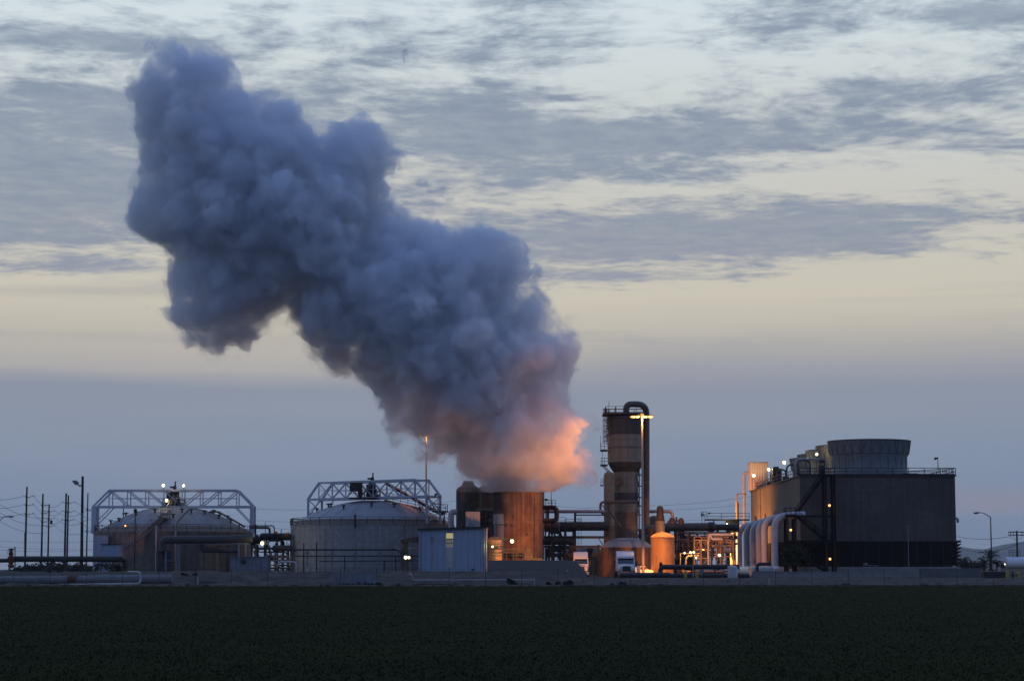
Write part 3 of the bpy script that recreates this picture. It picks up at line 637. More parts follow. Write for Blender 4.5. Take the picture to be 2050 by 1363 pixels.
# ------------------------------------------------------------------ tangle of process pipes between the domed tanks
def skid(name, label, px0, px1, y0, y1, Y, D, mats, seed, nh, nv, frame=True, rr=(.05, .16), vess=()):
    rs = random.Random(seed); t = thing(name, label, 'pipework', W((px0 + px1) / 2, y1, Y))
    def rp(): return rs.uniform(0, D)
    if frame:
        m = MB(); n = max(2, round((px1 - px0) / 28))
        for k in range(n + 1):
            for dd in (0, D): m.beam(W(px0 + (px1 - px0) * k / n, y1, Y + dd), W(px0 + (px1 - px0) * k / n, y0 + 3, Y + dd), .2)
        for f in (.05, .38, .7):
            y = y0 + (y1 - y0) * f
            for dd in (0, D): m.beam(W(px0, y, Y + dd), W(px1, y, Y + dd), .18)
            for k in range(n + 1): m.beam(W(px0 + (px1 - px0) * k / n, y, Y), W(px0 + (px1 - px0) * k / n, y, Y + D), .16)
        m.build('steel_frame', mats[0], t)
    for k in range(nh):
        y = rs.uniform(y0 + 2, y1 - 4); a = rs.uniform(px0, px0 + (px1 - px0) * .5); b = rs.uniform(a + (px1 - px0) * .25, px1); yy = y + rs.uniform(6, 22) * rs.choice((1, 1, -1)); q = Y + rp()
        yy = min(max(yy, y0), y1)
        pth = [W(a, yy, q), W(a, y, q), W(b, y, q)] + ([W(b, min(y + rs.uniform(5, 30), y1), q)] if rs.random() < .6 else [])
        MB().tube(bend(pth, .45, 4), rs.uniform(*rr), 8).build('pipe', mats[1 + k % (len(mats) - 1)], t)
    m = MB()
    for k in range(nv):
        a = rs.uniform(px0, px1); q = Y + rp(); u = rs.uniform(y0, (y0 + y1) / 2); m.tube([W(a, y1, q), W(a, u, q)], rs.uniform(rr[0] * .7, rr[1] * .8), 6)
        p = W(a, rs.uniform(u, y1), q); m.lathe(p, [(.001, -.2), (.2, -.12), (.2, .12), (.08, .2), (.08, .4), (.22, .42), (.001, .46)], 8)
    m.build('valve_riser', mats[-1], t)
    for (vx0, vx1, vy, vr, dd, mt) in vess:
        a = W(vx0, vy, Y + dd); b = W(vx1, vy, Y + dd); e = (b - a).normalized()
        MB().tube([a - e * vr * .5, a - e * vr * .35, a, b, b + e * vr * .35, b + e * vr * .5], [vr * .3, vr * .75, vr, vr, vr * .75, vr * .3], 18).build('vessel', mt, t)
    return t
skid('process_pipework', 'dark tangle of pipes and vessels between the two domed tanks', 503, 582, 1068, 1142, 346, 9, ['dark_steel', 'brown_pipe', 'black_pipe', 'skid_pipe', 'silver_pipe', 'dark_steel'], 5, 20, 16,
     vess=[(524, 580, 1074, .62, 1, 'black_pipe'), (548, 582, 1097, .5, -.6, 'black_pipe'), (500, 520, 1081, .6, 3, 'dark_steel')])
t = thing('overhead_pipes', 'thin pipes bridging high between the domed tanks above the tangle', 'pipe', W(530, 1070, 349))
MB().tube(bend([W(500, 1052, 349), W(549, 1052, 349), W(549, 1070, 349)], .4), .1, 7).build('pipe', 'dark_steel', t)
MB().tube(bend([W(500, 1056, 349), W(540, 1056, 349), W(540, 1072, 349)], .5), .2, 9).build('pipe', 'brown_pipe', t)
m = MB(); m.beam(W(511.5, 1074, 348), W(511.5, 1049, 348), .26); m.beam(W(531, 1070, 348), W(531, 1045, 348), .1); m.beam(W(563, 1068, 348), W(563, 1059, 348), .12); m.beam(W(577, 1070, 348), W(577, 1064, 348), .12); m.build('vent_pipe', 'dark_steel', t)
for px, nm in ((551.5, 'orange motor on the dark vessel, the one nearer the lit lamp'), (574, 'orange motor on the dark vessel, close against the grey tank')):
    t = thing('pump_motor', nm, 'motor', W(px, 1069, 346)); p = W(px, 1066 + (3 if px > 560 else 0), 346)
    MB().tube([p - Vector((.28, 0, 0)), p + Vector((.28, 0, 0))], .25, 12).build('casing', 'orange_paint', t); MB().box(p - Vector((0, 0, .3)), (.5, .4, .12)).build('base', 'dark_steel', t)
t = thing('pipe_bend', 'pale grey pipe arch standing before the foot of the grey tank', 'pipe', W(575, 1146, 325))
MB().tube(bend([W(557, 1134, 325), W(558, 1124.5, 325), W(593, 1124.5, 325), W(593, 1146, 325)], .6, 6), .16, 10).build('pipe', 'pale_pipe', t)
MB().tube(bend([W(557, 1146, 324.6), W(557, 1131, 324.6), W(578, 1131, 324.6), W(580, 1140, 324.6), W(588, 1146, 324.6)], .5, 5), .13, 8).build('pipe', 'black_pipe', t)
t = thing('pipe_rails', 'stack of thin pale pipes between grey shed and grey tank', 'pipe', W(560, 1140, 333)); m = MB()
for y in (1114.5, 1122, 1131, 1136): m.tube([W(539, y, 333), W(583, y, 333)], .1, 7)
for px in (549, 554, 563, 575): m.tube([W(px, 1142, 333.5), W(px, 1108, 333.5)], .09, 6)
m.build('pipe', 'skid_pipe', t)
# pipes and posts in front of the grey tank
t = thing('pipe_rack', 'low rack of dark pipes along the front of the grey tank', 'rack', W(690, 1142, 333))
MB().tube([W(578, 1100, 333), W(796, 1100, 333)], .13, 8).tube(bend([W(786, 1098, 333), W(798, 1101, 332), W(806, 1112, 332)], .4), .1, 7).build('pipe', 'black_pipe', t)
MB().tube([W(590, 1113, 333.3), W(840, 1113, 333.3)], .09, 7).build('pipe', 'black_pipe', t)
MB().tube([W(640, 1123, 333.3), W(840, 1122, 333.3)], .08, 7).build('pipe', 'black_pipe', t)
MB().tube([W(596, 1132, 333.3), W(640, 1132, 333.3)], .06, 6).build('pipe', 'pale_pipe', t)
for px, yt in ((608, 1087), (634, 1086), (690, 1112), (792, 1113), (769, 1122)): MB().beam(W(px, 1144, 333), W(px, yt, 333), .18).build('support_post', 'dark_steel', t)
for px in (615, 664, 712, 760): MB().tube([W(px, 1132, 332.6), W(px, 1104, 332.6)], .11, 7).lathe(W(px, 1106, 332.6), [(.1, -.3), (.24, -.1), (.2, .2), (.08, .3)], 8).build('valve', 'galv', t)
t = thing('vent_stub', 'short dark vent pipe on the rim of the grey tank', 'pipe', W(711, 1055, 338.6)); MB().tube([W(711, 1056, 338), W(711, 1029, 338)], .17, 9).build('pipe', 'black_pipe', t)
t = thing('rim_platform', 'small railed platform on the left rim of the grey tank', 'platform', W(590, 1055, 352)); m = MB(); x0, x1 = X(583, 352), X(606, 352)
m.bb(x0, x1, 350, 354, Z(1054, 352), Z(1052.6, 352)); rail(m, [(x0, 350, Z(1053, 352)), (x1, 350, Z(1053, 352)), (x1, 354, Z(1053, 352)), (x0, 354, Z(1053, 352))], 1.15, 1.0, .04, 2, True); m.build('railing', 'dark_steel', t)
# canopy beside blue building
t = thing('canopy', 'dark open canopy leaning on the left wall of the blue building', 'canopy', W(820, 1144, 322))
MB().prism([(X(803, 322), Z(1080, 322)), (X(838, 322), Z(1074, 322)), (X(838, 322), Z(1085, 322)), (X(803, 322), Z(1083.5, 322))], 320.6, 325).build('roof', 'dark_steel', t)
MB().bb(X(803.5, 322), X(815, 322), 321.5, 324, Z(1146, 322), Z(1083, 322)).build('cabinet', 'tower_dark', t)
m = MB(); rail(m, [(X(796, 321), 321, Z(1097, 321)), (X(805, 321), 321, Z(1097, 321))], 1.2, .6, .04); m.beam(W(815, 1097, 321), W(838, 1097, 321), .1); m.build('railing', 'galv', t)
# blue metal building
t = thing('metal_building', 'light blue corrugated metal building with one tall lit window', 'building', W(907, 1146, 318))
Yb = 316.0; x0, x1 = X(838.5, Yb), X(974.5, Yb); zb = Z(1143.5, Yb)
zL, zR = Z(1059.5, Yb), Z(1055.5, Yb)
w0, w1 = X(893, Yb), X(907, Yb); wz0, wz1 = Z(1095, Yb), Z(1065, Yb)
zat = lambda x: zL + (zR - zL) * (x - x0) / (x1 - x0)
def xz_panel(m, xa, xb, za0, zb0, za1, zb1, ya=Yb, th=.2): m.prism([(xa, za0), (xb, zb0), (xb, zb1), (xa, za1)], ya, ya + th)
m = MB(); xz_panel(m, x0, w0, zb, zb, zat(x0), zat(w0)); xz_panel(m, w1, x1, zb, zb, zat(w1), zat(x1)); xz_panel(m, w0, w1, zb, zb, wz0, wz0); xz_panel(m, w0, w1, wz1, wz1, zat(w0), zat(w1))
m.build('front_wall', 'blue_siding', t)
m = MB(); m.bb(x0, x0 + .2, Yb + .205, Yb + 11, zb, zL); m.bb(x0 + .2, x1, Yb + 10.8, Yb + 11, zb, zL); m.build('rear_wall', 'blue_siding', t)
m = MB(); m.prism([(x1 - .21, zb), (x1 - .01, zb), (x1 - .01, zR), (x1 - .21, zR)], Yb + .205, Yb + 10.79); m.build('side_wall', 'pale_pipe', t)
MB().prism([(x0 - .2, zL + .005), (x1 + .15, zR + .005), (x1 + .15, zR + .17), (x0 - .2, zL + .17)], Yb - .25, Yb + 11.3).build('roof', 'dark_steel', t)
wf = MB(); wf.bb(w0, w1, Yb + .02, Yb + .1, wz0 + (wz1 - wz0) * .54, wz0 + (wz1 - wz0) * .58)
for k in range(1, 4): wf.bb(w0 + (w1 - w0) * k / 4 - .02, w0 + (w1 - w0) * k / 4 + .02, Yb + .02, Yb + .08, wz0, wz0 + (wz1 - wz0) * .53)
wf.bb(w0, w1, Yb + .02, Yb + .08, wz0 + (wz1 - wz0) * .26, wz0 + (wz1 - wz0) * .29)
win = wf.build('window', 'dark_steel', t)
MB().bb(w0, w1, Yb + .12, Yb + .14, wz0 + (wz1 - wz0) * .58, wz1 - .12).build('pane', 'window_yellow', win)
emat('window_dim', (.35, .32, .10), .22)
MB().bb(w0, w1, Yb + .12, Yb + .14, wz0, wz0 + (wz1 - wz0) * .53).build('pane', 'window_dim', win)
MB().bb(w0 + .02, w1 - .02, Yb - .03, Yb - .003, zb + .6, wz0 - .1).build('translucent_panel', 'pale_pipe', t)
MB().bb(x0 + .3, x1 - .2, Yb + .4, Yb + 10.5, zb - 1.6, zb - .005).build('foundation', 'concrete_dark', t)
MB().bb(x1 - 1.6, x1 - .1, Yb - .1, Yb + .35, zb - .9, zb - .01).build('step_block', 'concrete', t)
MB().beam((x0 - .2, Yb - .3, zL - .02), (x1 + .15, Yb - .3, zR - .02), .14, .16).build('gutter', 'dark_steel', t)
MB().tube([(x1 - .45, Yb - .08, zR - .1), (x1 - .45, Yb - .08, zb - .3)], .07, 8).tube([(x0 + .35, Yb - .08, zL - .1), (x0 + .35, Yb - .08, zb - .3)], .06, 8).build('downpipe', 'galv', t)
for k in range(1, 11): MB().bb(x0 + (x1 - x0) * k / 11 - .015, x0 + (x1 - x0) * k / 11 + .015, Yb - .012, Yb - .002, zb + .02, wz0 - .3 if abs(x0 + (x1 - x0) * k / 11 - (w0 + w1) / 2) < .8 else zat(x0 + (x1 - x0) * k / 11) - .1).build('panel_joint', 'grey_siding', t)
MB().box((x1 - 2.1, Yb - .06, zb + .28), (.35, .1, .25)).build('vent', 'dark_steel', t); MB().box((x0 + 2.0, Yb - .06, zb + 4.9), (.4, .1, .5)).tube([(x0 + 2.0, Yb - .06, zb + 4.7), (x0 + 2.0, Yb - .06, zb + .4)], .025, 6).build('junction_box', 'grey_siding', t)
# plank screen at the field edge
t = thing('plank_screen', 'weathered vertical plank screen at the edge of the field', 'screen', W(712, 1173, 262))
m = MB(); rs = random.Random(4)
for k in range(34):
    xa = X(668 + k * 2.62, 262); m.bb(xa, xa + .148, 262 + rs.uniform(-.02, .02), 262.05, .0, Z(1145 + rs.uniform(-.8, .8), 262))
m.build('planks', 'grey_siding', t); MB().beam(W(668, 1148, 262.15), W(757, 1148, 262.15), .1).beam(W(668, 1166, 262.15), W(757, 1166, 262.15), .1).build('rail', 'galv', t)
t = thing('standpipe', 'small white bent pipe beside the bank under the blue building', 'pipe', W(823, 1158, 268)); MB().tube(bend([W(818, 1149, 268), W(822, 1148, 268), W(826, 1154, 268), W(827, 1161, 268)], .4), .1, 8).build('pipe', 'pale_pipe', t)
t = thing('surface_pipe', 'thin pale pipe lying along the bank below the blue building', 'pipe', W(900, 1160, 268)); MB().tube([W(827, 1160.5, 268), W(1070, 1160, 268)], .07, 7).build('pipe', 'pale_pipe', t)
# block wall
t = thing('block_wall', 'long grey brown block wall in front of the rusty open tank', 'wall', W(1060, 1157, 312))
Yw = 311.0; MB().prism([(X(976.5, Yw), Z(1160, Yw)), (X(1176, Yw), Z(1160, Yw)), (X(1176, Yw), Z(1148, Yw)), (X(1153, Yw), Z(1122.5, Yw)), (X(1136, Yw), Z(1121, Yw)), (X(976.5, Yw), Z(1121, Yw))], Yw, Yw + .4).build('wall_face', 'block_wall', t)
MB().bb(X(1133.5, Yw), X(1138, Yw), Yw - .03, Yw - .004, Z(1143, Yw), Z(1140, Yw)).build('notice_plate', 'pale_pipe', t)
# ------------------------------------------------------------------ rusty open tank and its neighbours
t = thing('open_tank', 'tall rusty brown cylindrical tank with open steaming top', 'tank', W(1036, 1125, 330))
c = (X(1036.5, 330), 330, 0); r = 49.3 * 330 / FP; zt = Z(985.5, 330)
MB().lathe(c, [(r, .5), (r, Z(1052, 330)), (r + .05, Z(1051.5, 330)), (r + .05, Z(1050, 330)), (r, Z(1049.5, 330)), (r, zt - .15), (r + .08, zt - .15), (r + .08, zt), (r - .1, zt), (r - .1, zt - 4), (.001, zt - 4.01)], 64).build('shell', 'open_tank_shell', t); soot('open_tank_shell', c[0] - r * .75, c[0] - r * .1, Z(1045, 330), Z(1020, 330))
m = MB()
for a in (-2.9, -2.55): m.beam((c[0] + (r + .05) * math.cos(a), 330 + (r + .05) * math.sin(a), Z(1080, 330)), (c[0] + (r + .05) * math.cos(a), 330 + (r + .05) * math.sin(a), Z(1052, 330)), .3, .2)
for (a, y) in ((-2.1, 1034), (-1.75, 1036), (-2.05, 1052), (-1.8, 1053), (-1.2, 1070)):
    m.box((c[0] + (r + .03) * math.cos(a), 330 + (r + .03) * math.sin(a), Z(y, 330)), (.22, .2, .45))
m.build('bracket', 'dark_steel', t)
# soot patch: a separately clad sector on the left, pale patch under it
MB().lathe((c[0], 330, 0), [(r + .014, Z(1120, 330)), (r + .014, Z(1029.4, 330))], 14, R(178), R(236)).build('repair_plate', 'tank_wall_grey', t)
def silo(name, label, px0, px1, y_sh, y_base, Y, prof_px, mat, cat='silo'):
    cx = X((px0 + px1) / 2, Y); r = (px1 - px0) / 2 * Y / FP; zs = Z(y_sh, Y); t = thing(name, label, cat, (cx, Y, Z(y_base, Y)))
    MB().lathe((cx, Y, 0), [(r, Z(y_base, Y)), (r, zs)], 36).build('shell', mat, t)
    MB().lathe((cx, Y, 0), [(r + .04, zs - .02)] + [(max(a * Y / FP, .001), Z(b, Y)) for a, b in prof_px], 36).build('roof', 'tower_dark' if mat != 'skid_pipe' else mat, t)
    return t, cx, r
silo('silo', 'dark brown silo with necked cone top left of the steaming tank', 913, 961, 984, 1140, 338, [(24, 982), (22, 977), (16, 973), (13, 971), (9.5, 963), (8, 962.5), (6, 963.5)], 'sooty_shell')
silo('silo', 'squat grey brown silo half hidden behind the necked silo', 958, 990, 977, 1140, 346, [(15, 975), (9, 972), (0, 971.5)], 'tower_brown')
silo('vent_column', 'narrow pale column just behind the right edge of the steaming tank', 1082, 1090, 981, 1120, 341, [(4, 980), (0, 979)], 'tower_clad', 'column')
t = thing('pipe_elbow', 'thick bent pipe turning down beside the dark necked silo', 'pipe', W(903, 1058, 336)); MB().tube(bend([W(915, 1024.5, 336), W(903, 1024.5, 336), W(903, 1075, 336)], 1.4, 8), .47, 14).build('pipe', 'pale_pipe', t)
t = thing('panel_box', 'flat square pinkish panel cabinet mounted before the dark silo', 'cabinet', W(946, 1056, 331)); MB().bb(X(932.5, 331), X(961, 331), 330, 332.5, Z(1060, 331), Z(1024, 331)).build('cabinet', 'pink_roof', t)
MB().tube([W(936, 1052 + 2, 329.8), W(942, 1046, 329.8), W(948, 1052, 329.8)], .05, 6).build('pipe', 'dark_steel', t)
skid('process_pipework', 'small dark knot of valves and pipes between the silo and steaming tank', 952, 986, 1024, 1056, 333, 5, ['dark_steel', 'black_pipe', 'silver_pipe', 'dark_steel'], 9, 10, 9)
t = thing('linking_pipe', 'horizontal brown pipe linking the silo to the steaming tank', 'pipe', W(975, 1021, 334)); MB().tube([W(955, 1021, 334), W(992, 1021, 333)], .3, 10).build('pipe', 'brown_pipe', t)
# yard behind block wall
t = thing('small_tank', 'small round tank just right of the blue building behind the wall', 'tank', W(988, 1124, 322))
c = (X(990, 322), 322, 0); MB().lathe(c, [(1.15, .5), (1.15, Z(1083, 322)), (1.0, Z(1078, 322)), (.5, Z(1074, 322)), (.001, Z(1073, 322))], 28).build('shell', 'skid_pipe', t)
t = thing('roof_rail_platform', 'railed steel platform before the foot of the steaming tank', 'platform', W(1020, 1121, 320)); m = MB()
rail(m, [W(984, 1112, 319), W(1062, 1110, 319)], .95, 2.2, .04, 1); m.beam(W(984, 1078.5, 320), W(1026, 1078.5, 320), .24); m.tube([W(984, 1094, 320), W(1014, 1093, 320)], .09, 6); m.beam(W(984, 1112, 319), W(1062, 1111, 319), .12); m.build('railing', 'dark_steel', t)
m = MB(); m.box(W(1020, 1105.5, 318), (2.3, 1.0, .25))
for px in (1006.5, 1014, 1028, 1034): m.beam(W(px, 1122, 318), W(px, 1106, 318), .2)
m.box(W(1057, 1108, 319), (.5, .5, 1.9)); m.box(W(1064, 1114, 319), (.3, .3, 1.0)); m.tube([W(1050.5, 1122, 319), W(1050.5, 1110, 319)], .16, 8); m.tube(bend([W(1063, 1119, 319), W(1085, 1119, 319)], .3), .2, 8); m.build('work_bench', 'dark_steel', t)
# ------------------------------------------------------------------ pipe rack between the steaming tank and the tower
t = thing('pipe_rack', 'tall black steel pipe rack between the steaming tank and the tall tower', 'rack', W(1150, 1150, 344))
for px, yt, Y in ((1105, 1040, 340), (1132, 1058, 340), (1151.5, 1026, 342), (1198, 1090, 342), (1131, 1058, 350), (1151, 1028, 350)):
    MB().beam(W(px, 1152, Y), W(px, yt, Y), .32).build('column', 'dark_steel', t)
for y, a, b, h in ((1075, 1086, 1213, .42), (1093.5, 1086, 1213, .34), (1110, 1098, 1210, .5), (1030.5, 1150, 1207, .2), (1104, 1096, 1130, .2), (1114, 1096, 1135, .2)):
    MB().beam(W(a, y, 341), W(b, y, 341), .3, h).build('beam', 'dark_steel', t)
m = MB()
for a, b in (((1106, 1062), (1124, 1074)), ((1100, 1108), (1116, 1094)), ((1199, 1078), (1208, 1092)), ((1134, 1112), (1142, 1096)), ((1110, 1096), (1128, 1110))): m.beam(W(a[0], a[1], 341), W(b[0], b[1], 341), .14)
for y in (1098, 1101.5, 1107, 1118): m.beam(W(1098, y, 341.5), W(1133, y, 341.5), .1)
m.build('brace', 'dark_steel', t)
m = MB(); rail(m, [W(1118, 1048, 340), W(1133, 1048, 340)], 1.0, 1.2, .035); rail(m, [W(1132, 1046, 340), W(1163, 1046, 340)], .6, 2, .03); m.build('railing', 'dark_steel', t)
m = MB(); ladder(m, W(1160.5, 1110, 339.5), W(1160.5, 1036, 339.5), .5, .5); m.build('ladder', 'dark_steel', t)
t = thing('steam_pipe', 'long silver pipe on top of the black rack beside the tower', 'pipe', W(1150, 1024, 341)); MB().tube([W(1086, 1023.5, 341), W(1212, 1023.5, 341)], .28, 12).build('pipe', 'silver_pipe', t)
t = thing('big_duct', 'very thick black duct lying in the middle of the rack', 'duct', W(1150, 1054, 341)); MB().tube([W(1120, 1053, 342), W(1217, 1053, 342)], .74, 20).build('pipe', 'black_pipe', t); MB().tube([W(1086, 1053.5, 341.6), W(1119.5, 1053.5, 341.6)], .8, 20).build('pipe', 'brown_pipe', t)
t = thing('lower_duct', 'brown black duct ending halfway under the rack beams', 'duct', W(1118, 1084, 341)); MB().tube([W(1086, 1083.5, 341), W(1148, 1083.5, 341), W(1151, 1083.5, 341)], [.55, .55, .3], 18).build('pipe', 'black_pipe', t)
t = thing('expansion_loop', 'black square pipe loop right of the steaming tank', 'pipe', W(1102, 1046, 338)); MB().tube(bend([W(1086, 1015.5, 338), W(1114.5, 1015.5, 338), W(1114.5, 1042, 338), W(1086, 1042, 338)], .7, 6), .38, 12).build('pipe', 'black_pipe', t)
MB().tube([W(1097, 1014, 338.3), W(1097, 1044, 338.3)], .2, 8).tube([W(1093, 1014, 339), W(1093, 1066, 339)], .1, 8).build('pipe', 'black_pipe', t)
t = thing('rail_platform', 'small railed platform with lamp pole right of the steaming tank', 'platform', W(1100, 1012, 338)); m = MB(); rail(m, [W(1092, 1011.5, 337.5), W(1112, 1011.5, 337.5)], .85, .55, .035, 1); m.bb(X(1088, 338), X(1113, 338), 337, 339.4, Z(1013.5, 338), Z(1012, 338)); m.box(W(1093.5, 1000, 338), (.5, .4, .35)); m.build('railing', 'dark_steel', t)
slim_post(1103.5, 980, 1012, 338, 'slim unlit lamp post on the small platform right of the steaming tank', 1, .08)
t = thing('distant_shed', 'low shed with pale pinkish roof behind the white truck', 'shed', W(1175, 1150, 372))
x0, x1 = X(1128, 372), X(1206, 372); MB().prism([(x0, Z(1108, 372)), (x1, Z(1108, 372)), (x1 - .6, Z(1096, 372)), (x0 + .8, Z(1096, 372))], 370, 378).build('roof', 'pink_roof', t)
MB().bb(x0 + .3, x1 - .3, 371, 377.5, .5, Z(1108.3, 372)).build('wall', 'skid_pipe', t)
MB().bb(X(1176, 369), X(1187, 369), 368.5, 371, Z(1109, 369), Z(1096.5, 369)).build('roof_unit', 'dark_steel', t)
m = MB()
for px in (1183, 1192, 1198): m.tube([W(px, 1150, 366), W(px, 1116, 366)], .25, 8)
m.beam(W(1172, 1112, 366), W(1206, 1112, 366), .5, .7); m.build('downpipe', 'brown_pipe', t)
# ------------------------------------------------------------------ the tall tower
YT = 346.0
t = thing('process_tower', 'tallest structure, a clad cylindrical process tower with ladders and looped pipe', 'tower', W(1250, 1150, YT)); cx = X(1253.5, YT); c = (cx, YT, 0); sc = YT / FP
ZZ = lambda y: Z(y, YT)
MB().lathe(c, [(35 * sc, ZZ(870) + .005), (36 * sc, ZZ(858)), (36.3 * sc, ZZ(840)), (38 * sc, ZZ(838.5)), (34 * sc, ZZ(834)), (22 * sc, ZZ(831)), (.001, ZZ(830))], 44).build('top_section', 'tower_dark', t)
MB().lathe(c, [(36 * sc, ZZ(897)), (36 * sc, ZZ(870))], 44).lathe(c, [(35.8 * sc, ZZ(925.5)), (35.8 * sc, ZZ(897.5))], 44).build('upper_shell', 'tower_clad', t)
MB().lathe(c, [(36.3 * sc, ZZ(870.6)), (36.3 * sc, ZZ(868.6))], 44).lathe(c, [(36.3 * sc, ZZ(898.1)), (36.3 * sc, ZZ(896.3))], 44).build('band', 'tower_dark', t)
MB().lathe(c, [(24.5 * sc, ZZ(945)), (31 * sc, ZZ(936)), (35.9 * sc, ZZ(925.6))], 44).build('cone_section', 'tower_dark', t)
MB().lathe(c, [(24.6 * sc, ZZ(986)), (24.6 * sc, ZZ(945.2))], 44).lathe(c, [(24.6 * sc, ZZ(1025)), (24.6 * sc, ZZ(1001.2))], 44).build('lower_shell', 'tower_clad', t)
MB().lathe(c, [(24.2 * sc, ZZ(1001)), (24.2 * sc, ZZ(986.2))], 44).build('bare_band', 'tower_dark', t)
MB().lathe(c, [(23.6 * sc, ZZ(1150)), (23.6 * sc, ZZ(1025.2))], 44).build('base_section', 'tower_brown', t)
MB().tube([W(1238, 963, YT - 2.4), W(1238, 963, YT - .5)], .62, 22).build('manhole', 'tower_brown', t)
m = MB(); zt = ZZ(828); m.bb(X(1208, YT), X(1296, YT), YT - 2.9, YT + 2.9, zt - .3, zt)
rail(m, [(X(1213, YT), YT - 2.8, zt), (X(1294, YT), YT - 2.8, zt), (X(1294, YT), YT + 2.8, zt), (X(1213, YT), YT + 2.8, zt)], 1.0, 1.5, .035, 1, True); m.beam(W(1219, 828, YT), W(1219, 801, YT), .06); m.beam(W(1232, 828, YT), W(1232, 814, YT), .12); m.beam(W(1219, 828, YT), W(1219, 818, YT), .22); m.build('top_platform', 'dark_steel', t)
m = MB(); ladder(m, W(1211.5, 885, YT - 1), W(1211.5, 818, YT - 1), .62, .5, True)
for xx in (1207.5, 1210.5, 1214): m.beam(W(xx, 885, YT - 1.5), W(xx, 819, YT - 1.5), .09)
for yy in (819, 830, 841, 852, 863, 874, 884): m.beam(W(1207, yy, YT - 1.5), W(1215, yy, YT - 1.5), .1)
for y in (834, 845, 858, 872, 888): m.beam(W(1212, y, YT - 1), W(1220, y, YT - 1), .12)
m.build('ladder', 'dark_steel', t)
m = MB()
for (xa, xb, y) in ((1203, 1217, 901), (1203, 1217, 930.5)):
    m.bb(X(xa, YT - 1), X(xb, YT - 1), YT - 2.2, YT + .8, ZZ(y) - .2, ZZ(y)); rail(m, [(X(xa, YT), YT - 2.1, ZZ(y)), (X(xb, YT), YT - 2.1, ZZ(y))], 1.0, .6, .035, 1)
m.beam(W(1203, 930, YT - 1), W(1219, 946, YT - 1), .13); m.beam(W(1207, 930, YT - 1), W(1221, 944, YT - 1), .13); m.beam(W(1202.5, 901, YT - 1), W(1202.5, 872, YT - 1), .06); m.beam(W(1206, 930, YT - 1), W(1206, 901, YT - 1), .06)
m.bb(X(1202, YT), X(1208, YT), YT - 1.5, YT + .5, ZZ(971) - .15, ZZ(971)); rail(m, [(X(1203, YT), YT - 1.5, ZZ(971)), (X(1207.5, YT), YT - 1.5, ZZ(971))], 1.0, .4, .035, 1); m.build('side_platform', 'dark_steel', t)
MB().tube(bend([W(1253.5, 832, YT), W(1253.5, 809, YT), W(1294, 809, YT), W(1294, 1045, YT), W(1294, 1052, YT)], 1.6, 8), .52, 16).build('vapour_pipe', 'brown_pipe', t)
MB().tube([W(1294, 830, YT + .3), W(1294, 1048, YT + .3)], .52, 16).build('downcomer', 'tower_clad', t)
MB().tube([W(1294, 910, YT + .3), W(1294, 915, YT + .3)], .55, 16).build('flange', 'tower_dark', t)
c2 = (X(1219.5, YT - 2), YT - 2.2, 0)
MB().lathe(c2, [(10.3 * sc, ZZ(1090)), (10.3 * sc, ZZ(952)), (9.6 * sc, ZZ(952)), (8.5 * sc, ZZ(947.5)), (3 * sc, ZZ(945)), (.001, ZZ(944.5))], 28).build('side_vessel', 'tower_clad', t)
MB().lathe(c2, [(10.8 * sc, ZZ(1088)), (10.8 * sc, ZZ(1053))], 28).build('vessel_skirt', 'tower_brown', t)
MB().tube(bend([W(1231, 1004.5, YT - 3.2), W(1202, 1004.5, YT - 3.4), W(1202, 1024, YT - 3.4), W(1212, 1032, YT - 3.4)], .6, 5), .2, 10).tube([W(1228, 1004.5, YT - 3.2), W(1278, 1004.5, YT - 3)], .24, 10).tube(bend([W(1217, 1014, YT - 4), W(1224, 1030, YT - 4), W(1242, 1053, YT - 4)], .8), .16, 9).tube([W(1220, 1005, YT - 3.6), W(1220, 1036, YT - 3.6), W(1220, 1090, YT - 3.6)], .1, 8).tube([W(1202, 1006, YT - 3.4), W(1214, 1021, YT - 3.6)], .08, 8).build('side_pipe', 'brown_pipe', t)
m = MB(); ladder(m, W(1282, 1078, YT - 1), W(1282, 938, YT - 1), .5, .5)
for y in (950, 972, 995, 1012, 1030):
    m.bb(X(1277, YT), X(1290, YT), YT - 1.6, YT + .6, ZZ(y) - .12, ZZ(y)); m.beam(W(1278, y, YT), W(1278, y - 9, YT), .08); m.beam(W(1288, y, YT), W(1288, y - 12, YT), .08)
m.beam(W(1279.5, 1100, YT), W(1279.5, 935, YT), .2); m.beam(W(1292, 1100, YT), W(1292, 1060, YT), .25); m.beam(W(1300, 1090, YT), W(1300, 1052, YT), .25); m.build('rear_ladder', 'dark_steel', t)
MB().tube(bend([W(1262, 1076, YT - 3), W(1262, 1068, YT - 3), W(1269, 1067, YT - 3), W(1270, 1076, YT - 3)], .3), .14, 8).build('vent_hook', 'brown_pipe', t)
# ------------------------------------------------------------------ low dome tank and tall orange lit tank
t = thing('dome_tank', 'low brown tank with shallow dome behind the blue-grey truck', 'tank', W(1252, 1155, 339)); Y = 339.0; sc = Y / FP; c = (X(1254, Y), Y, 0)
r = 51 * sc; MB().lathe(c, [(r, .4), (r, Z(1097, Y)), (r + .07, Z(1097, Y)), (r + .07, Z(1095.5, Y))], 56).build('wall', 'rust_shell', t)
MB().lathe(c, [(r + .05, Z(1095.5, Y)), (r * .93, Z(1090, Y)), (r * .75, Z(1083.5, Y)), (r * .5, Z(1078.5, Y)), (r * .25, Z(1076.3, Y)), (.001, Z(1076, Y))], 56).build('dome', 'dome_skin', t)
m = MB(); rail(m, [(c[0] + r * .8 * math.cos(a), Y + r * .8 * math.sin(a), Z(1090, Y)) for a in np.linspace(-2.4, -.3, 5)], .7, 3, .025, 0); m.build('railing', 'dark_steel', t)
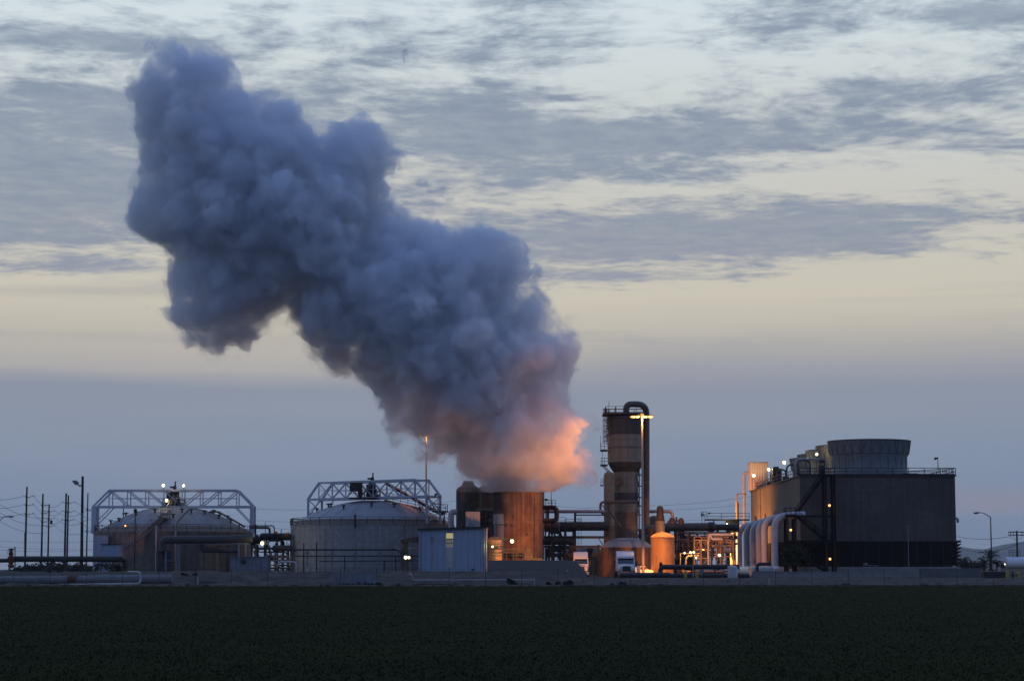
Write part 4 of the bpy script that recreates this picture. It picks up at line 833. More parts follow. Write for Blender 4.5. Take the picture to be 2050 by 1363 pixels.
t = thing('upright_tank', 'tall upright tank glowing orange in sodium light right of the mast', 'tank', W(1327, 1150, 333)); Y = 333.0; sc = Y / FP; c = (X(1326.5, Y), Y, 0); r = 23.8 * sc
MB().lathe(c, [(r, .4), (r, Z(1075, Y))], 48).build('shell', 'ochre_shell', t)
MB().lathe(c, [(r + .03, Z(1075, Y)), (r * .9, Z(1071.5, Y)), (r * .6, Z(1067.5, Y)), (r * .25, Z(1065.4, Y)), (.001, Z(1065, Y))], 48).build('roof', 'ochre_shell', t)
MB().tube([W(1326, 1068, Y), W(1326, 1062, Y)], .12, 8).build('vent', 'pale_pipe', t)
m = MB(); m.tube([W(1314, 1148, Y - 1.9), W(1314, 1110, Y - 1.9)], .09, 6); m.tube(bend([W(1337, 1078, Y - 1.5), W(1343, 1084, Y - 1.3)], .3), .06, 6); m.tube([W(1339, 1146, Y - 1.5), W(1339, 1100, Y - 1.5)], .05, 6)
for y in (1112, 1135): m.box(W(1350, y, Y), (.4, .4, .4))
m.build('gauge_pipe', 'skid_pipe', t)
# ------------------------------------------------------------------ ducts right of the tower
t = thing('main_duct', 'long thick brown duct running right from the tower to the cooling tower', 'duct', W(1400, 1054, 372)); Y = 372.0
MB().tube([W(1297, 1055, Y), W(1330, 1055, Y), W(1432, 1054.5, Y)], .74, 20).build('pipe', 'brown_pipe', t)
MB().tube([W(1418, 1054.5, Y), W(1428, 1054.5, Y)], .9, 18).tube([W(1428, 1055, Y), W(1478, 1055, Y)], .55, 16).build('coupling', 'black_pipe', t)
for px, w in ((1336, 1.0), (1357, 1.3), (1437, .4), (1458, .5), (1300, .5), (1368, .5)): MB().bb(X(px, Y) - w / 2, X(px, Y) + w / 2, Y - .4, Y + .4, .4, Z(1061, Y)).build('column', 'dark_steel', t)
for y, h in ((1075.5, .7), (1088, .45)): MB().beam(W(1300, y, Y + .6), W(1476, y, Y + .6), .5, h).build('beam', 'dark_steel', t)
MB().bb(X(1358, Y), X(1392, Y), Y - 1, Y + 4, .4, Z(1088, Y)).build('blockhouse', 'tower_dark', t)
t = thing('cyclone_vessel', 'dark vessel with round head over a pale clad barrel, above the orange tank', 'vessel', W(1322, 1075, 352)); Y = 352.0; sc = Y / FP; c = (X(1322, Y), Y, 0)
MB().lathe(c, [(6, Z(1019, Y)) if 0 else (6.9 * sc, Z(1029, Y)), (6.9 * sc, Z(1018, Y)), (6.1 * sc, Z(1014.7, Y)), (3.8 * sc, Z(1012.6, Y)), (.001, Z(1012, Y))], 24).lathe(c, [(9.3 * sc, Z(1042.5, Y)), (8.1 * sc, Z(1034, Y)), (6.95 * sc, Z(1028, Y))], 24).build('head', 'black_pipe', t)
MB().lathe(c, [(9.2 * sc, Z(1085, Y)), (9.2 * sc, Z(1042.6, Y))], 24).build('barrel', 'tower_clad', t)
t = thing('loop_pipe', 'grey pipe looping from the tower over to the brown duct', 'pipe', W(1345, 1048, 356)); Y = 356.0
MB().tube(bend([W(1298, 1023.5, Y), W(1346, 1023.5, Y), W(1346, 1039, Y), W(1346, 1052, Y)], 1.6, 8), .28, 12).build('pipe', 'silver_pipe', t)
MB().lathe((X(1346, Y), Y, Z(1048, Y)), [(.9, 0), (.8, .35), (.45, .75), (.45, .95), (.001, 1)], 18).lathe((X(1364, Y), Y, Z(1050, Y)), [(.55, 0), (.5, .7), (.3, 1.1), (.001, 1.2)], 14).tube([W(1350, 1042, Y), W(1364, 1042, Y)], .16, 8).box(W(1354, 1037, Y), (.3, .3, .5)).build('valve', 'dark_steel', t)
t = thing('side_vessel', 'dark rounded vessel tucked between the tower pipe and the pale clad barrel', 'vessel', W(1309, 1080, 362)); Y = 362.0
MB().lathe((X(1309, Y), Y, 0), [(.9, Z(1090, Y)), (.9, Z(1040, Y)), (.75, Z(1035, Y)), (.35, Z(1032, Y)), (.001, Z(1031.5, Y))], 20).build('shell', 'brown_pipe', t)
MB().tube([W(1286, 1060, Y - 4), W(1312, 1060, Y - 4)], .8, 16).build('nozzle', 'brown_pipe', t)
t = thing('deck_platform', 'railed deck on a dark frame above the duct beside the cooling tower', 'platform', W(1450, 1060, 384)); Y = 384.0; m = MB()
m.bb(X(1412, Y), X(1500, Y), Y - 1.2, Y + 1.2, Z(1041.5, Y), Z(1039, Y)); rail(m, [W(1417, 1039.5, Y - 1.1), W(1500, 1039.5, Y - 1.1)], 1.15, 2.2, .04, 1); rail(m, [W(1404, 1036, Y), W(1414, 1036, Y)], 1.1, .4, .04, 1)
m.beam(W(1405.5, 1048, Y), W(1405.5, 1024, Y), .07); m.box(W(1405.5, 1030, Y), (.4, .3, .4)); m.box(W(1420, 1027, Y), (.35, .3, .3)); m.build('railing', 'dark_steel', t)
m = MB(); m.bb(X(1454, Y), X(1480, Y), Y - .8, Y + .8, Z(1065, Y), Z(1041.6, Y)); m.beam(W(1429, 1050, Y), W(1429, 1041, Y), .2); m.beam(W(1411, 1050, Y), W(1411, 1030, Y), .08); m.build('frame', 'dark_steel', t)
# ------------------------------------------------------------------ lit process skid
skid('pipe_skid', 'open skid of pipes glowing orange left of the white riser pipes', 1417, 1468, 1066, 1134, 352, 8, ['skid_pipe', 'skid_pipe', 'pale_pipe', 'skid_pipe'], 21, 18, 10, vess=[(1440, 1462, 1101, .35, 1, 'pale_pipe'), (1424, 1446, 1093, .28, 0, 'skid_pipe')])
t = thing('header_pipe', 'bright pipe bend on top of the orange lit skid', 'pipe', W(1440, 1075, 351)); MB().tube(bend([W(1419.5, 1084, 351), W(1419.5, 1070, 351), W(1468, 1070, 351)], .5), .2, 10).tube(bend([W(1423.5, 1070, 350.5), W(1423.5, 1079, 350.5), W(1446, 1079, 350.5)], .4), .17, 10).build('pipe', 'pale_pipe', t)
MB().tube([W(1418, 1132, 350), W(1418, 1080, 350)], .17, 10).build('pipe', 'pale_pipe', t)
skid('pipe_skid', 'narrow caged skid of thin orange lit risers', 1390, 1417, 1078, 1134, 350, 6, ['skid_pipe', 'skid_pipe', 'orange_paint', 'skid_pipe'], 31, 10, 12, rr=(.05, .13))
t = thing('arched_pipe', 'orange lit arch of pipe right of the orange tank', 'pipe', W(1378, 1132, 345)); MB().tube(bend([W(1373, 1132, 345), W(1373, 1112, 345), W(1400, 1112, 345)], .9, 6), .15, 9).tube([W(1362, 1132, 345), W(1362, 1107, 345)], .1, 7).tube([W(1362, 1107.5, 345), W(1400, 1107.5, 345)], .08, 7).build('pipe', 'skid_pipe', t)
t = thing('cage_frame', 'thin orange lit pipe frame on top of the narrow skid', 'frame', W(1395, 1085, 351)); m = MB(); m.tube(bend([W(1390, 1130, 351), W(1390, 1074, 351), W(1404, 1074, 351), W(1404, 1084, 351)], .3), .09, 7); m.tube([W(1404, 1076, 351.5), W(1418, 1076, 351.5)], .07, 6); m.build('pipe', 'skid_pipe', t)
skid('process_pipework', 'low clutter of valves under the black pipe right of the orange tank', 1352, 1462, 1140, 1156, 331, 6, ['dark_steel', 'brown_pipe', 'skid_pipe', 'black_pipe'], 41, 18, 18, frame=False)
skid('process_pipework', 'dense dark web of pipes and frames behind the orange lit skids', 1352, 1470, 1062, 1120, 366, 4, ['dark_steel', 'black_pipe', 'brown_pipe', 'dark_steel', 'skid_pipe'], 61, 24, 22, rr=(.06, .2))
skid('process_pipework', 'dark pipes and braces inside the rack beside the steaming tank', 1092, 1148, 1060, 1122, 343, 5, ['dark_steel', 'black_pipe', 'dark_steel', 'brown_pipe'], 71, 16, 14, rr=(.06, .18))
skid('process_pipework', 'small fittings and conduits at the foot of the process tower', 1262, 1306, 1058, 1090, 349, 4, ['dark_steel', 'black_pipe', 'brown_pipe'], 81, 12, 12, rr=(.05, .14))
# ------------------------------------------------------------------ black pipes in front
t = thing('black_pipe_run', 'thick black pipe on low supports across the right foreground', 'pipe', W(1400, 1152, 312)); Y = 311.0
MB().tube(bend([W(1322, 1152, Y), W(1322, 1134.5, Y), W(1480, 1134.5, Y)], .7, 6), .36, 14).lathe(W(1323, 1131, Y), [(.2, -.4), (.26, 0), (.22, .35), (.1, .45), (.001, .5)], 12).build('pipe', 'black_pipe', t)
MB().tube([W(1240, 1151, Y - .8), W(1342, 1151, Y - .8)], .42, 14).tube([W(1340, 1152, Y - .8), W(1500, 1152, Y - .8)], .34, 12).build('pipe', 'black_pipe', t)
for px in (1350, 1384, 1431, 1462): MB().beam(W(px, 1157, Y), W(px, 1137, Y), .2).build('support_post', 'dark_steel', t)
t = thing('field_panel', 'small blue grey electrical box on a post before the black pipe', 'box', W(1404, 1158, 306)); MB().bb(X(1400, 306), X(1408, 306), 305.8, 306.2, Z(1149, 306), Z(1138, 306)).build('cabinet', 'galv', t); MB().beam(W(1404, 1160, 306), W(1404, 1149, 306), .12).build('post', 'galv', t)
t = thing('steel_post', 'slim steel post between the two yellow bollards', 'post', W(1387.5, 1160, 304)); MB().tube([W(1387.5, 1160, 304), W(1387.5, 1110, 304)], .09, 8).build('post', 'galv', t); MB().box(W(1387.5, 1110, 304), (.3, .15, .12)).build('cap', 'galv', t)
t = thing('plastic_tank', 'small white ribbed round tank at the foot of the white risers', 'tank', W(1466, 1158, 304)); c = (X(1466, 304), 304, 0); r = 10 * 304 / FP
MB().lathe(c, [(r, Z(1158, 304)), (r, Z(1136, 304)), (r * .9, Z(1133.5, 304)), (r * .3, Z(1132, 304)), (.001, Z(1131.8, 304))], 28).build('shell', 'plastic_white', t); MB().lathe((c[0], 304, Z(1132, 304)), [(.14, 0), (.14, .12), (.001, .14)], 12).build('lid', 'galv', t)
def bollard(px, yt, yb, Y, label, w=.42):
    p = W(px, yb, Y); t = thing('bollard', label, 'bollard', p, 'yellow bollards'); z1 = Z(yt, Y)
    MB().lathe((p.x, Y, 0), [(w / 2, p.z - .2), (w / 2, z1 - .1), (w * .3, z1), (.001, z1 + .02)], 14).build('post', 'yellow_paint', t)
    MB().lathe((p.x, Y, 0), [(w * .7, p.z - .2), (w * .7, p.z + .06), (w / 2 + .01, p.z + .07)], 14).build('footing', 'concrete', t)
bollard(1372.5, 1142, 1165, 295, 'yellow bollard left of the electrical box, nearer the orange tank')
bollard(1395.5, 1142, 1165, 295, 'yellow bollard directly left of the electrical box')
bollard(2017, 1143, 1168, 290, 'yellow bollard right of the dark skip near the right edge')
bollard(2040, 1144, 1168, 290, 'yellow bollard under the white tank at the right edge')
t = thing('hydrant', 'small dark hydrant between the two rightmost bollards', 'hydrant', W(2028, 1168, 290)); p = W(2028, 1168, 290); MB().lathe(p, [(.12, 0), (.1, .9), (.18, .95), (.18, 1.2), (.12, 1.5), (.2, 1.55), (.001, 1.75)], 12).tube([p + Vector((-.3, 0, 1.15)), p + Vector((.55, 0, 1.15))], .08, 8).build('body', 'dark_steel', t); MB().box(p + Vector((.55, 0, 1.15)), (.1, .25, .25)).build('cap', 'dark_steel', t)
# ------------------------------------------------------------------ cooling tower
xl, xr, y0, y1 = X(1603, 350), X(1915, 350), 350.0, 422.0; ztp = Z(953, 350); zlv = Z(1083, 350); zbs = Z(1134, 350)
t = thing('cooling_tower', 'huge dark cooling tower block with louvred base and five round fan stacks', 'cooling tower', ((xl + xr) / 2, 386, .5))
MB().bb(xl, xr, y0, y1, zlv, ztp).build('casing', 'tower_wall', t)
MB().bb(xl + .6, xr - .6, y0 + .6, y1 - .6, zbs + .01, zlv - .01).build('louvre_core', 'louvre', t)
m = MB()
for k in range(9):
    z = zbs + .2 + (zlv - zbs - .3) * k / 8.5; m.add([(xl + .3, y0 - .05, z), (xr - .3, y0 - .05, z), (xr - .3, y0 + .6, z + .45), (xl + .3, y0 + .6, z + .45)], [(0, 1, 2, 3)])
for k in range(13): x = xl + (xr - xl) * k / 12; m.beam((x, y0 + .1, zbs), (x, y0 + .1, zlv), .22)
m.build('front_louvres', 'louvre', t)
m = MB()
for k in range(7):
    z = zbs + .15 + (zlv - zbs - .2) * k / 6.8; m.prism([(xr - .1, z), (xr + .85, z + .62), (xr + .85, z + .72), (xr - .1, z + .12)], y0 + .1, y1)
m.prism([(xr - .1, zlv - .2), (xr + .9, zlv - .2), (xr + .9, zlv - .05), (xr - .1, zlv - .05)], y0 + .1, y1)
m.build('side_louvres', 'louvre', t)
m = MB()
for k in range(9):
    z = zbs + .15 + (zlv - zbs - .2) * k / 8.5; m.prism([(xl + .2, z), (xl - .5, z + .4), (xl - .5, z + .45), (xl + .2, z + .08)], y0 + .1, y1)
m.build('side_louvres', 'louvre', t)
MB().bb(xl - .4, xr + .5, y0 - .5, y1 + .5, .3, zbs).build('basin', 'concrete', t)
MB().bb(xl - .25, xr + .25, y0 - .25, y1 + .2, ztp + .004, ztp + .2).build('deck', 'dark_steel', t)
m = MB(); zd = ztp + .2
rail(m, [(xl - .1, y0 - .1, zd), (xr + .1, y0 - .1, zd), (xr + .1, y1, zd), (xl - .1, y1, zd)], 1.15, 2.6, .05, 1, True)
m.beam((xl, y0 - .12, zd + .06), (xr, y0 - .12, zd + .06), .05, .3); m.build('railing', 'dark_steel', t)
m = MB()
for k in range(26): x = xr - 6.5 + 6.4 * k / 25; z1 = zd + 1.15; m.beam((x, y0 + .6 + (25 - k) * .5, zd), (x, y0 + .6 + (25 - k) * .5, zd + 1.15), .07)
m.beam((xr - .1, y0 + .6, zd + 1.15), (xr - 6.5, y0 + 13.1, zd + 1.15), .09); m.build('ramp_railing', 'dark_steel', t)
MB().bb(X(1808, 352), X(1838, 352), 351, 355, zd, zd + .35).build('hatch', 'dark_steel', t)
sx0 = X(1743.5, 357.4)
for k in range(5):
    Yk = y0 + 7.4 + 14.2 * k; cc = (sx0 + [0, 0, .2, .6, 1.0][k], Yk, 0); h = 6.05
    g = MB().lathe(cc, [(6.55, zd + .02), (6.3, zd + h * .25), (6.3, zd + h * .5), (6.6, zd + h * .62), (6.75, zd + h * .8), (7.0, zd + h), (6.9, zd + h), (6.6, zd + h * .8), (6.1, zd + h * .5), (6.1, zd + .02)], 64).build('fan_stack', 'stack_shell', t)
    m = MB().lathe(cc, [(7.02, zd + h - .12), (7.06, zd + h - .12), (7.06, zd + h + .03), (6.98, zd + h + .03)], 64)
    q = MB()
    for z_, rr_ in ((h * .62, 6.62), (h * .03, 6.58)): q.lathe(cc, [(rr_, zd + z_ - .05), (rr_ + .07, zd + z_ - .03), (rr_ + .07, zd + z_ + .07), (rr_, zd + z_ + .09)], 64)
    m.build('lip', 'dark_steel', g); q.build('hoop', 'stack_rib', g)
    q = MB(); nb = 26
    for j in range(nb):
        a = 2 * math.pi * j / nb; a2_ = 2 * math.pi * (j + .5) / nb
        pt = lambda a, rr_, z_: (cc[0] + rr_ * math.cos(a), Yk + rr_ * math.sin(a), zd + z_)
        q.beam(pt(a, 6.34, .1), pt(a, 6.34, h * .5), .07); q.beam(pt(a, 6.7, h * .63), pt(a, 7.03, h * .97), .07)
        q.beam(pt(a, 6.66, h * .63), pt(a2_, 7.02, h * .97), .045); q.beam(pt(a2_, 7.02, h * .97), pt(a + 2 * math.pi / nb, 6.66, h * .63), .045)
    q.build('rib', 'stack_rib', g)
# pieces standing on the deck
t = thing('water_box', 'square pale box on the far left end of the cooling tower deck', 'box', (X(1519, 415), 415, zd)); MB().bb(X(1502, 415), X(1537, 415), 413, 417, zd, Z(927, 415)).build('body', 'pink_roof', t); MB().bb(X(1501, 415), X(1538, 415), 412.8, 417.2, Z(927, 415) + .003, Z(925.5, 415)).build('lid', 'galv', t)
hoops = [(1545, 1560, 944, 404, 'nearest the pale box'), (1558, 1576, 940, 396, 'second from the pale box'), (1577, 1600, 930, 384, 'beside the yellow-white deck lamp'), (1600, 1624, 921, 372, 'left of the pale hoop')]
for (a, b, y, Y, w) in hoops:
    t = thing('hoop_pipe', 'dark hoop of pipe on the cooling tower deck, ' + w, 'pipe', (X((a + b) / 2, Y), Y, zd), 'dark hoops on the deck'); MB().tube(bend([(X(a, Y), Y, zd), (X(a, Y), Y, Z(y, Y)), (X(b, Y), Y, Z(y, Y)), (X(b, Y), Y, zd)], 1.0, 6), .17, 9).build('pipe', 'dark_steel', t)
    MB().bb(X(a, Y) - .5, X(a, Y) + .5, Y + 1, Y + 2.5, zd, zd + 1.3).build('valve_box', 'dark_steel', t)
t = thing('hoop_pipe', 'large pale grey hoop of pipe at the left front of the deck', 'pipe', (X(1620, 362), 362, zd)); Y = 362.0
MB().tube(bend([(X(1595, Y), Y, zd), (X(1595, Y), Y, Z(919, Y)), (X(1650, Y), Y, Z(919, Y)), (X(1650, Y), Y, zd)], 1.0, 6), .19, 10).build('pipe', 'silver_pipe', t)
t = thing('deck_cabinet', 'dark cabinet with yellow panels at the head of the stair tower', 'cabinet', (X(1648, 354), 354, zd)); MB().bb(X(1641, 354), X(1653, 354), 353, 355, zd, Z(921, 354)).build('body', 'dark_steel', t)
for a in (1642, 1646.2, 1650): MB().bb(X(a, 353), X(a + 2.6, 353), 352.93, 352.99, Z(931, 353), Z(927, 353)).build('yellow_panel', 'yellow_paint', t)
t = thing('fan_motor', 'dark fan motor housing on the deck between the hoops', 'motor', (X(1556, 399), 399, zd)); MB().bb(X(1548, 399), X(1566, 399), 398, 401, zd, Z(938, 399)).build('housing', 'dark_steel', t); MB().tube([(X(1550, 399), 399.5, Z(937, 399)), (X(1562, 399), 399.5, Z(937, 399))], .35, 12).build('motor', 'dark_steel', t)
slim_post(1877.5, 917, 941, 356, 'slim lamp post on the right end of the cooling tower deck', -1, .1)
t = thing('drain_spout', 'pale bent spout sticking out of the right wall of the cooling tower', 'pipe', (xr, 352, Z(1040, 352))); MB().tube(bend([(xr - .2, 352, Z(1037, 352)), (xr + .75, 352, Z(1037, 352)), (xr + .75, 352, Z(1046, 352))], .4, 6), .2, 10).build('pipe', 'pale_pipe', t)
t = thing('wall_riser', 'tall pipe lit orange at the far left corner of the cooling tower', 'pipe', W(1490, 1060, 424)); MB().tube(bend([W(1501, 946, 424), W(1489.5, 946, 424), W(1489.5, 1062, 424)], 1.0, 6), .3, 12).build('pipe', 'pale_pipe', t)
t = thing('vent_riser', 'brown vertical pipe with a thin top, left of the cooling tower', 'pipe', W(1476, 1060, 405)); MB().tube([W(1476, 1065, 405), W(1476, 1005, 405)], .3, 12).tube(bend([W(1475, 1006, 405), W(1475, 988.5, 405), W(1494, 988.5, 405)], .4), .11, 8).build('pipe', 'skid_pipe', t)
# seven white risers
ords = ['nearest and largest', 'second nearest', 'third from the front', 'middle', 'third from the back', 'second from the back', 'farthest back']
for k in range(7):
    Y = 345 + 11.0 * k; x = X(1551, 345) + [0, -.35, 0, .25, .3, .1, 0][k]; zb = 2.1; ztp_ = Z(1032.5, 345) - .08 * k
    t = thing('riser_pipe', 'white riser pipe bending into the cooling tower wall, ' + ords[k] + ' of seven', 'pipe', (x, Y, zb), 'white riser pipes of the cooling tower')
    MB().tube(bend([(x, Y, zb), (x, Y, ztp_), (xl + .1, Y, ztp_ + .2)], 2.4, 10), .57, 20).build('pipe', 'riser_white', t)
    MB().lathe((x, Y, zb), [(.57, 0), (.76, .02), (.76, .2), (.58, .22)], 20).build('flange', 'rust' if k == 0 else 'dark_steel', t)
x = X(1551, 345); t = thing('header_main', 'thick white header pipe on the ground feeding the white risers', 'pipe', (x, 380, .8))
MB().tube([(x, 341.3, 1.55), (x, 341.8, 1.55), (x, 342.6, 1.55), (x, 416, 1.55)], [.5, .85, 1.0, 1.0], 24).build('pipe', 'plastic_white', t)
MB().tube([(x - 4.6, 340.5, 1.7), (x - .8, 342.5, 1.7)], .8, 20).build('branch', 'plastic_white', t)
MB().tube(bend([(X(1515, 338), 338, Z(1146, 338)), (X(1515, 338), 338, Z(1129, 338)), (X(1543, 338), 338, Z(1128, 338))], .5), .28, 10).build('bypass', 'black_pipe', t)
# stair tower
t = thing('stair_tower', 'dark steel zigzag stair tower against the cooling tower', 'stair tower', W(1620, 1145, 345)); Ya, Yb2 = 344.0, 347.0
def cp(px, py, Y=345.5): return W(px, py, Y)
m = MB()
for px, yt in ((1574, 1036), (1590, 1036), (1652, 953), (1669.5, 953)):
    for Y in (Ya, Yb2): x = X(1574 if px < 1580 else px, 345.5) if 0 else X(px, 345.5); m.beam((x, Y, .5), (x, Y, Z(yt, 345.5)), .36)
m.build('column', 'stair_black', t)
m = MB()
for y, a, b in ((1033, 1572, 1671), (1083, 1572, 1671), (1000, 1650, 1671)):
    for Y in (Ya, Yb2):
        if y != 1000: m.beam(cp(a, y, Y), cp(b, y, Y), .22, .34)
m.beam(cp(1654, 960), cp(1668, 985), .08); m.build('beam', 'stair_black', t)
def landing(a, b, y):
    m = MB(); x0, x1 = X(a, 345.5), X(b, 345.5); z = Z(y, 345.5); m.bb(x0, x1, Ya, Yb2, z - .12, z + .05); rail(m, [(x0, Ya, z), (x1, Ya, z)], 1.1, .9, .045, 1); rail(m, [(x0, Ya, z), (x0, Yb2, z)], 1.1, 1.5, .045, 1); m.build('landing', 'stair_black', t)
landing(1572, 1592, 1030.5); landing(1650, 1671, 1080.5); landing(1645, 1671, 952)
landing(1573, 1600, 1132)
m = MB(); stairs(m, cp(1592, 1031, 346.4), cp(1650, 952, 346.4), .9, 26); m.build('flight', 'stair_black', t)
m = MB(); stairs(m, cp(1651, 1080.5, 344.6), cp(1592, 1031, 344.6), .9, 20); m.build('flight', 'stair_black', t)
m = MB(); stairs(m, cp(1597, 1124, 346.4), cp(1651, 1081, 346.4), .9, 18); m.build('flight', 'stair_black', t)
m = MB(); stairs(m, cp(1657, 1146, 344.6), cp(1612, 1118, 344.6), .9, 12); m.build('flight', 'stair_black', t)
# walls, poles in front of the cooling tower
t = thing('concrete_wall', 'low pale concrete wall in front of the cooling tower', 'wall', W(1670, 1166, 322)); Y = 322.0
MB().bb(X(1505, Y), X(1838, Y), Y, Y + .3, .3, Z(1144.5, Y)).build('panel', 'concrete', t); MB().bb(X(1504.4, Y), X(1838.4, Y), Y - .05, Y + .35, Z(1144.5, Y) + .003, Z(1143.4, Y)).build('coping', 'concrete', t)
t = thing('dark_wall', 'darker taller wall right of the low concrete wall', 'wall', W(1900, 1168, 318)); Y = 318.0
MB().bb(X(1838.5, Y), X(1967, Y), Y, Y + .3, .3, Z(1138, Y)).build('panel', 'concrete_dark', t); MB().bb(X(1838, Y), X(1967.4, Y), Y - .04, Y + .34, Z(1138, Y) + .003, Z(1137, Y)).build('coping', 'concrete', t)
t = thing('thin_mast', 'thin pale upright pole before the dark cooling tower face', 'pole', W(1819, 1168, 300)); MB().tube([W(1819.5, 1168, 300), W(1818, 1053, 300)], [.07, .04], 8).build('pole', 'galv', t); MB().lathe(W(1818, 1053, 300), [(.001, -.05), (.09, 0), (.06, .12), (.001, .15)], 8).build('cap', 'galv', t)
t = thing('pump_stand', 'small white braced frame behind the low concrete wall', 'frame', W(1742, 1145, 335)); m = MB()
for a, b in ((1722, 1729), (1745, 1742), (1745, 1752), (1764, 1757)): m.beam(W(a, 1146, 335), W(b, 1131, 335), .1)
m.beam(W(1728, 1131, 335), W(1757, 1131, 335), .1); m.beam(W(1725, 1138, 335), W(1761, 1138, 335), .08); m.box(W(1733, 1128, 335), (.55, .5, .3)); m.build('frame', 'galv', t)
t = thing('waste_skip', 'dark open skip between the dark wall and yellow bollards', 'skip', W(1990, 1168, 298)); Y = 298.0; x0, x1 = X(1968, Y), X(2013, Y); z0, z1 = Z(1168, Y), Z(1144, Y)
MB().prism([(x0 + .2, z0), (x1 - .2, z0), (x1, z1), (x0, z1)], Y, Y + 1.8).build('body', 'black_pipe', t); MB().bb(x0 - .06, x1 + .06, Y - .06, Y + 1.86, z1 + .003, z1 + .1).build('rim', 'concrete', t)
m = MB()
for k in range(5): x = x0 + (x1 - x0) * (k + .5) / 5; m.bb(x - .04, x + .04, Y - .07, Y - .005, z0 + .1, z1 - .05)
m.build('rib', 'black_pipe', t)
# white tank on beige base at the right edge
t = thing('storage_tank', 'white horizontal tank with roof railing at the right edge', 'tank', W(2040, 1140, 350)); Y = 350.0
a, b = W(2014, 1126, Y), W(2120, 1126, Y); r = 11.5 * Y / FP; MB().tube([a - Vector((.35, 0, 0)), a - Vector((.2, 0, 0)), a, b], [r * .3, r * .75, r, r], 26).build('shell', 'truck_white', t)
m = MB(); rail(m, [W(2020, 1114, Y), W(2042, 1114, Y)], 1.1, .6, .035, 2); m.beam(W(2019, 1114.5, Y), W(2044, 1114.5, Y), .1); m.build('railing', 'galv', t)
MB().bb(X(2003, 348), X(2120, 348), 347.5, 352.5, .4, Z(1137, 348)).build('base', 'tower_clad', t)
m = MB(); m.box(W(1990, 1134, 346), (.5, .5, .9)); m.box(W(2000, 1139, 346), (.5, .5, .7)); m.build('vent_box', 'pale_pipe', t)
# ------------------------------------------------------------------ light masts
def mast(px, py_top, py_base, Y, label, arms, w0=.5, w1=.28, ls=1.0, spill=1300):
    a = W(px, py_top, Y); bx = W(px, py_base, Y); t = thing('light_mast', label, 'light mast', (a.x, Y, terr(a.x, Y)))
    MB().tube([(a.x, Y, terr(a.x, Y) - .1), (a.x, Y, a.z)], [w0 / 2, w1 / 2], 16).build('pole', 'mast_steel', t)
    MB().lathe((a.x, Y, terr(a.x, Y)), [(.45, -.1), (.45, .35), (.3, .4)], 16).build('base', 'concrete', t)
    m = MB(); m.box((a.x, Y, a.z + .05), (max(abs(k[0]) for k in arms) * 2, .14, .12)); m.box((a.x, Y, a.z + .25), (.5, .5, .5)); m.beam((a.x - 1, Y, a.z + .1), (a.x, Y, a.z + .5), .06); m.beam((a.x + 1, Y, a.z + .1), (a.x, Y, a.z + .5), .06); m.build('crossarm', 'dark_steel', t)
    for (dx_, dz_, aim, pw, sp) in arms:
        p = Vector((a.x + dx_, Y - .1, a.z + dz_)); av = Vector(aim).normalized()
        h = MB().box(p + Vector((0, .1, .1)), (.6, .5, .16)).build('lamp_head', 'dark_steel', t)
        MB().lathe(p, [(.001, -.24 * ls), (.30 * ls, -.2 * ls), (.42 * ls, -.04), (.3 * ls, .015)], 14).build('lens', 'lens_sodium', h)
        light(t, p + av * .6 + Vector((0, 0, -.1)), (1, .29, .045), pw, sp, aim, .3)
    light(t, (a.x, Y - .9, a.z - .4), (1, .42, .10), spill, None, None, .2)  # extra point light added to brighten the pole, as spill from the heads
    return t
mast(1285.5, 834, 1150, 328, 'tall lamp mast with four glowing orange heads before the process tower',
     [(-1.45, .05, (-.88, .46, -.40), 10500, 58), (-.8, .05, (-1.0, .0, -1.0), 5000, 70), (.55, .05, (.22, .13, -1), 60000, 36), (1.35, .05, (.45, 1.0, -.85), 42000, 40)])
mast(853.5, 873, 1146, 378, 'second lamp mast with two lit heads, its top wrapped in steam',
     [(-1.15, -.1, (-.5, -.5, -.8), 1800, 150), (.55, .1, (.6, -.5, -.6), 2500, 150)], .42, .26, .5, 350)
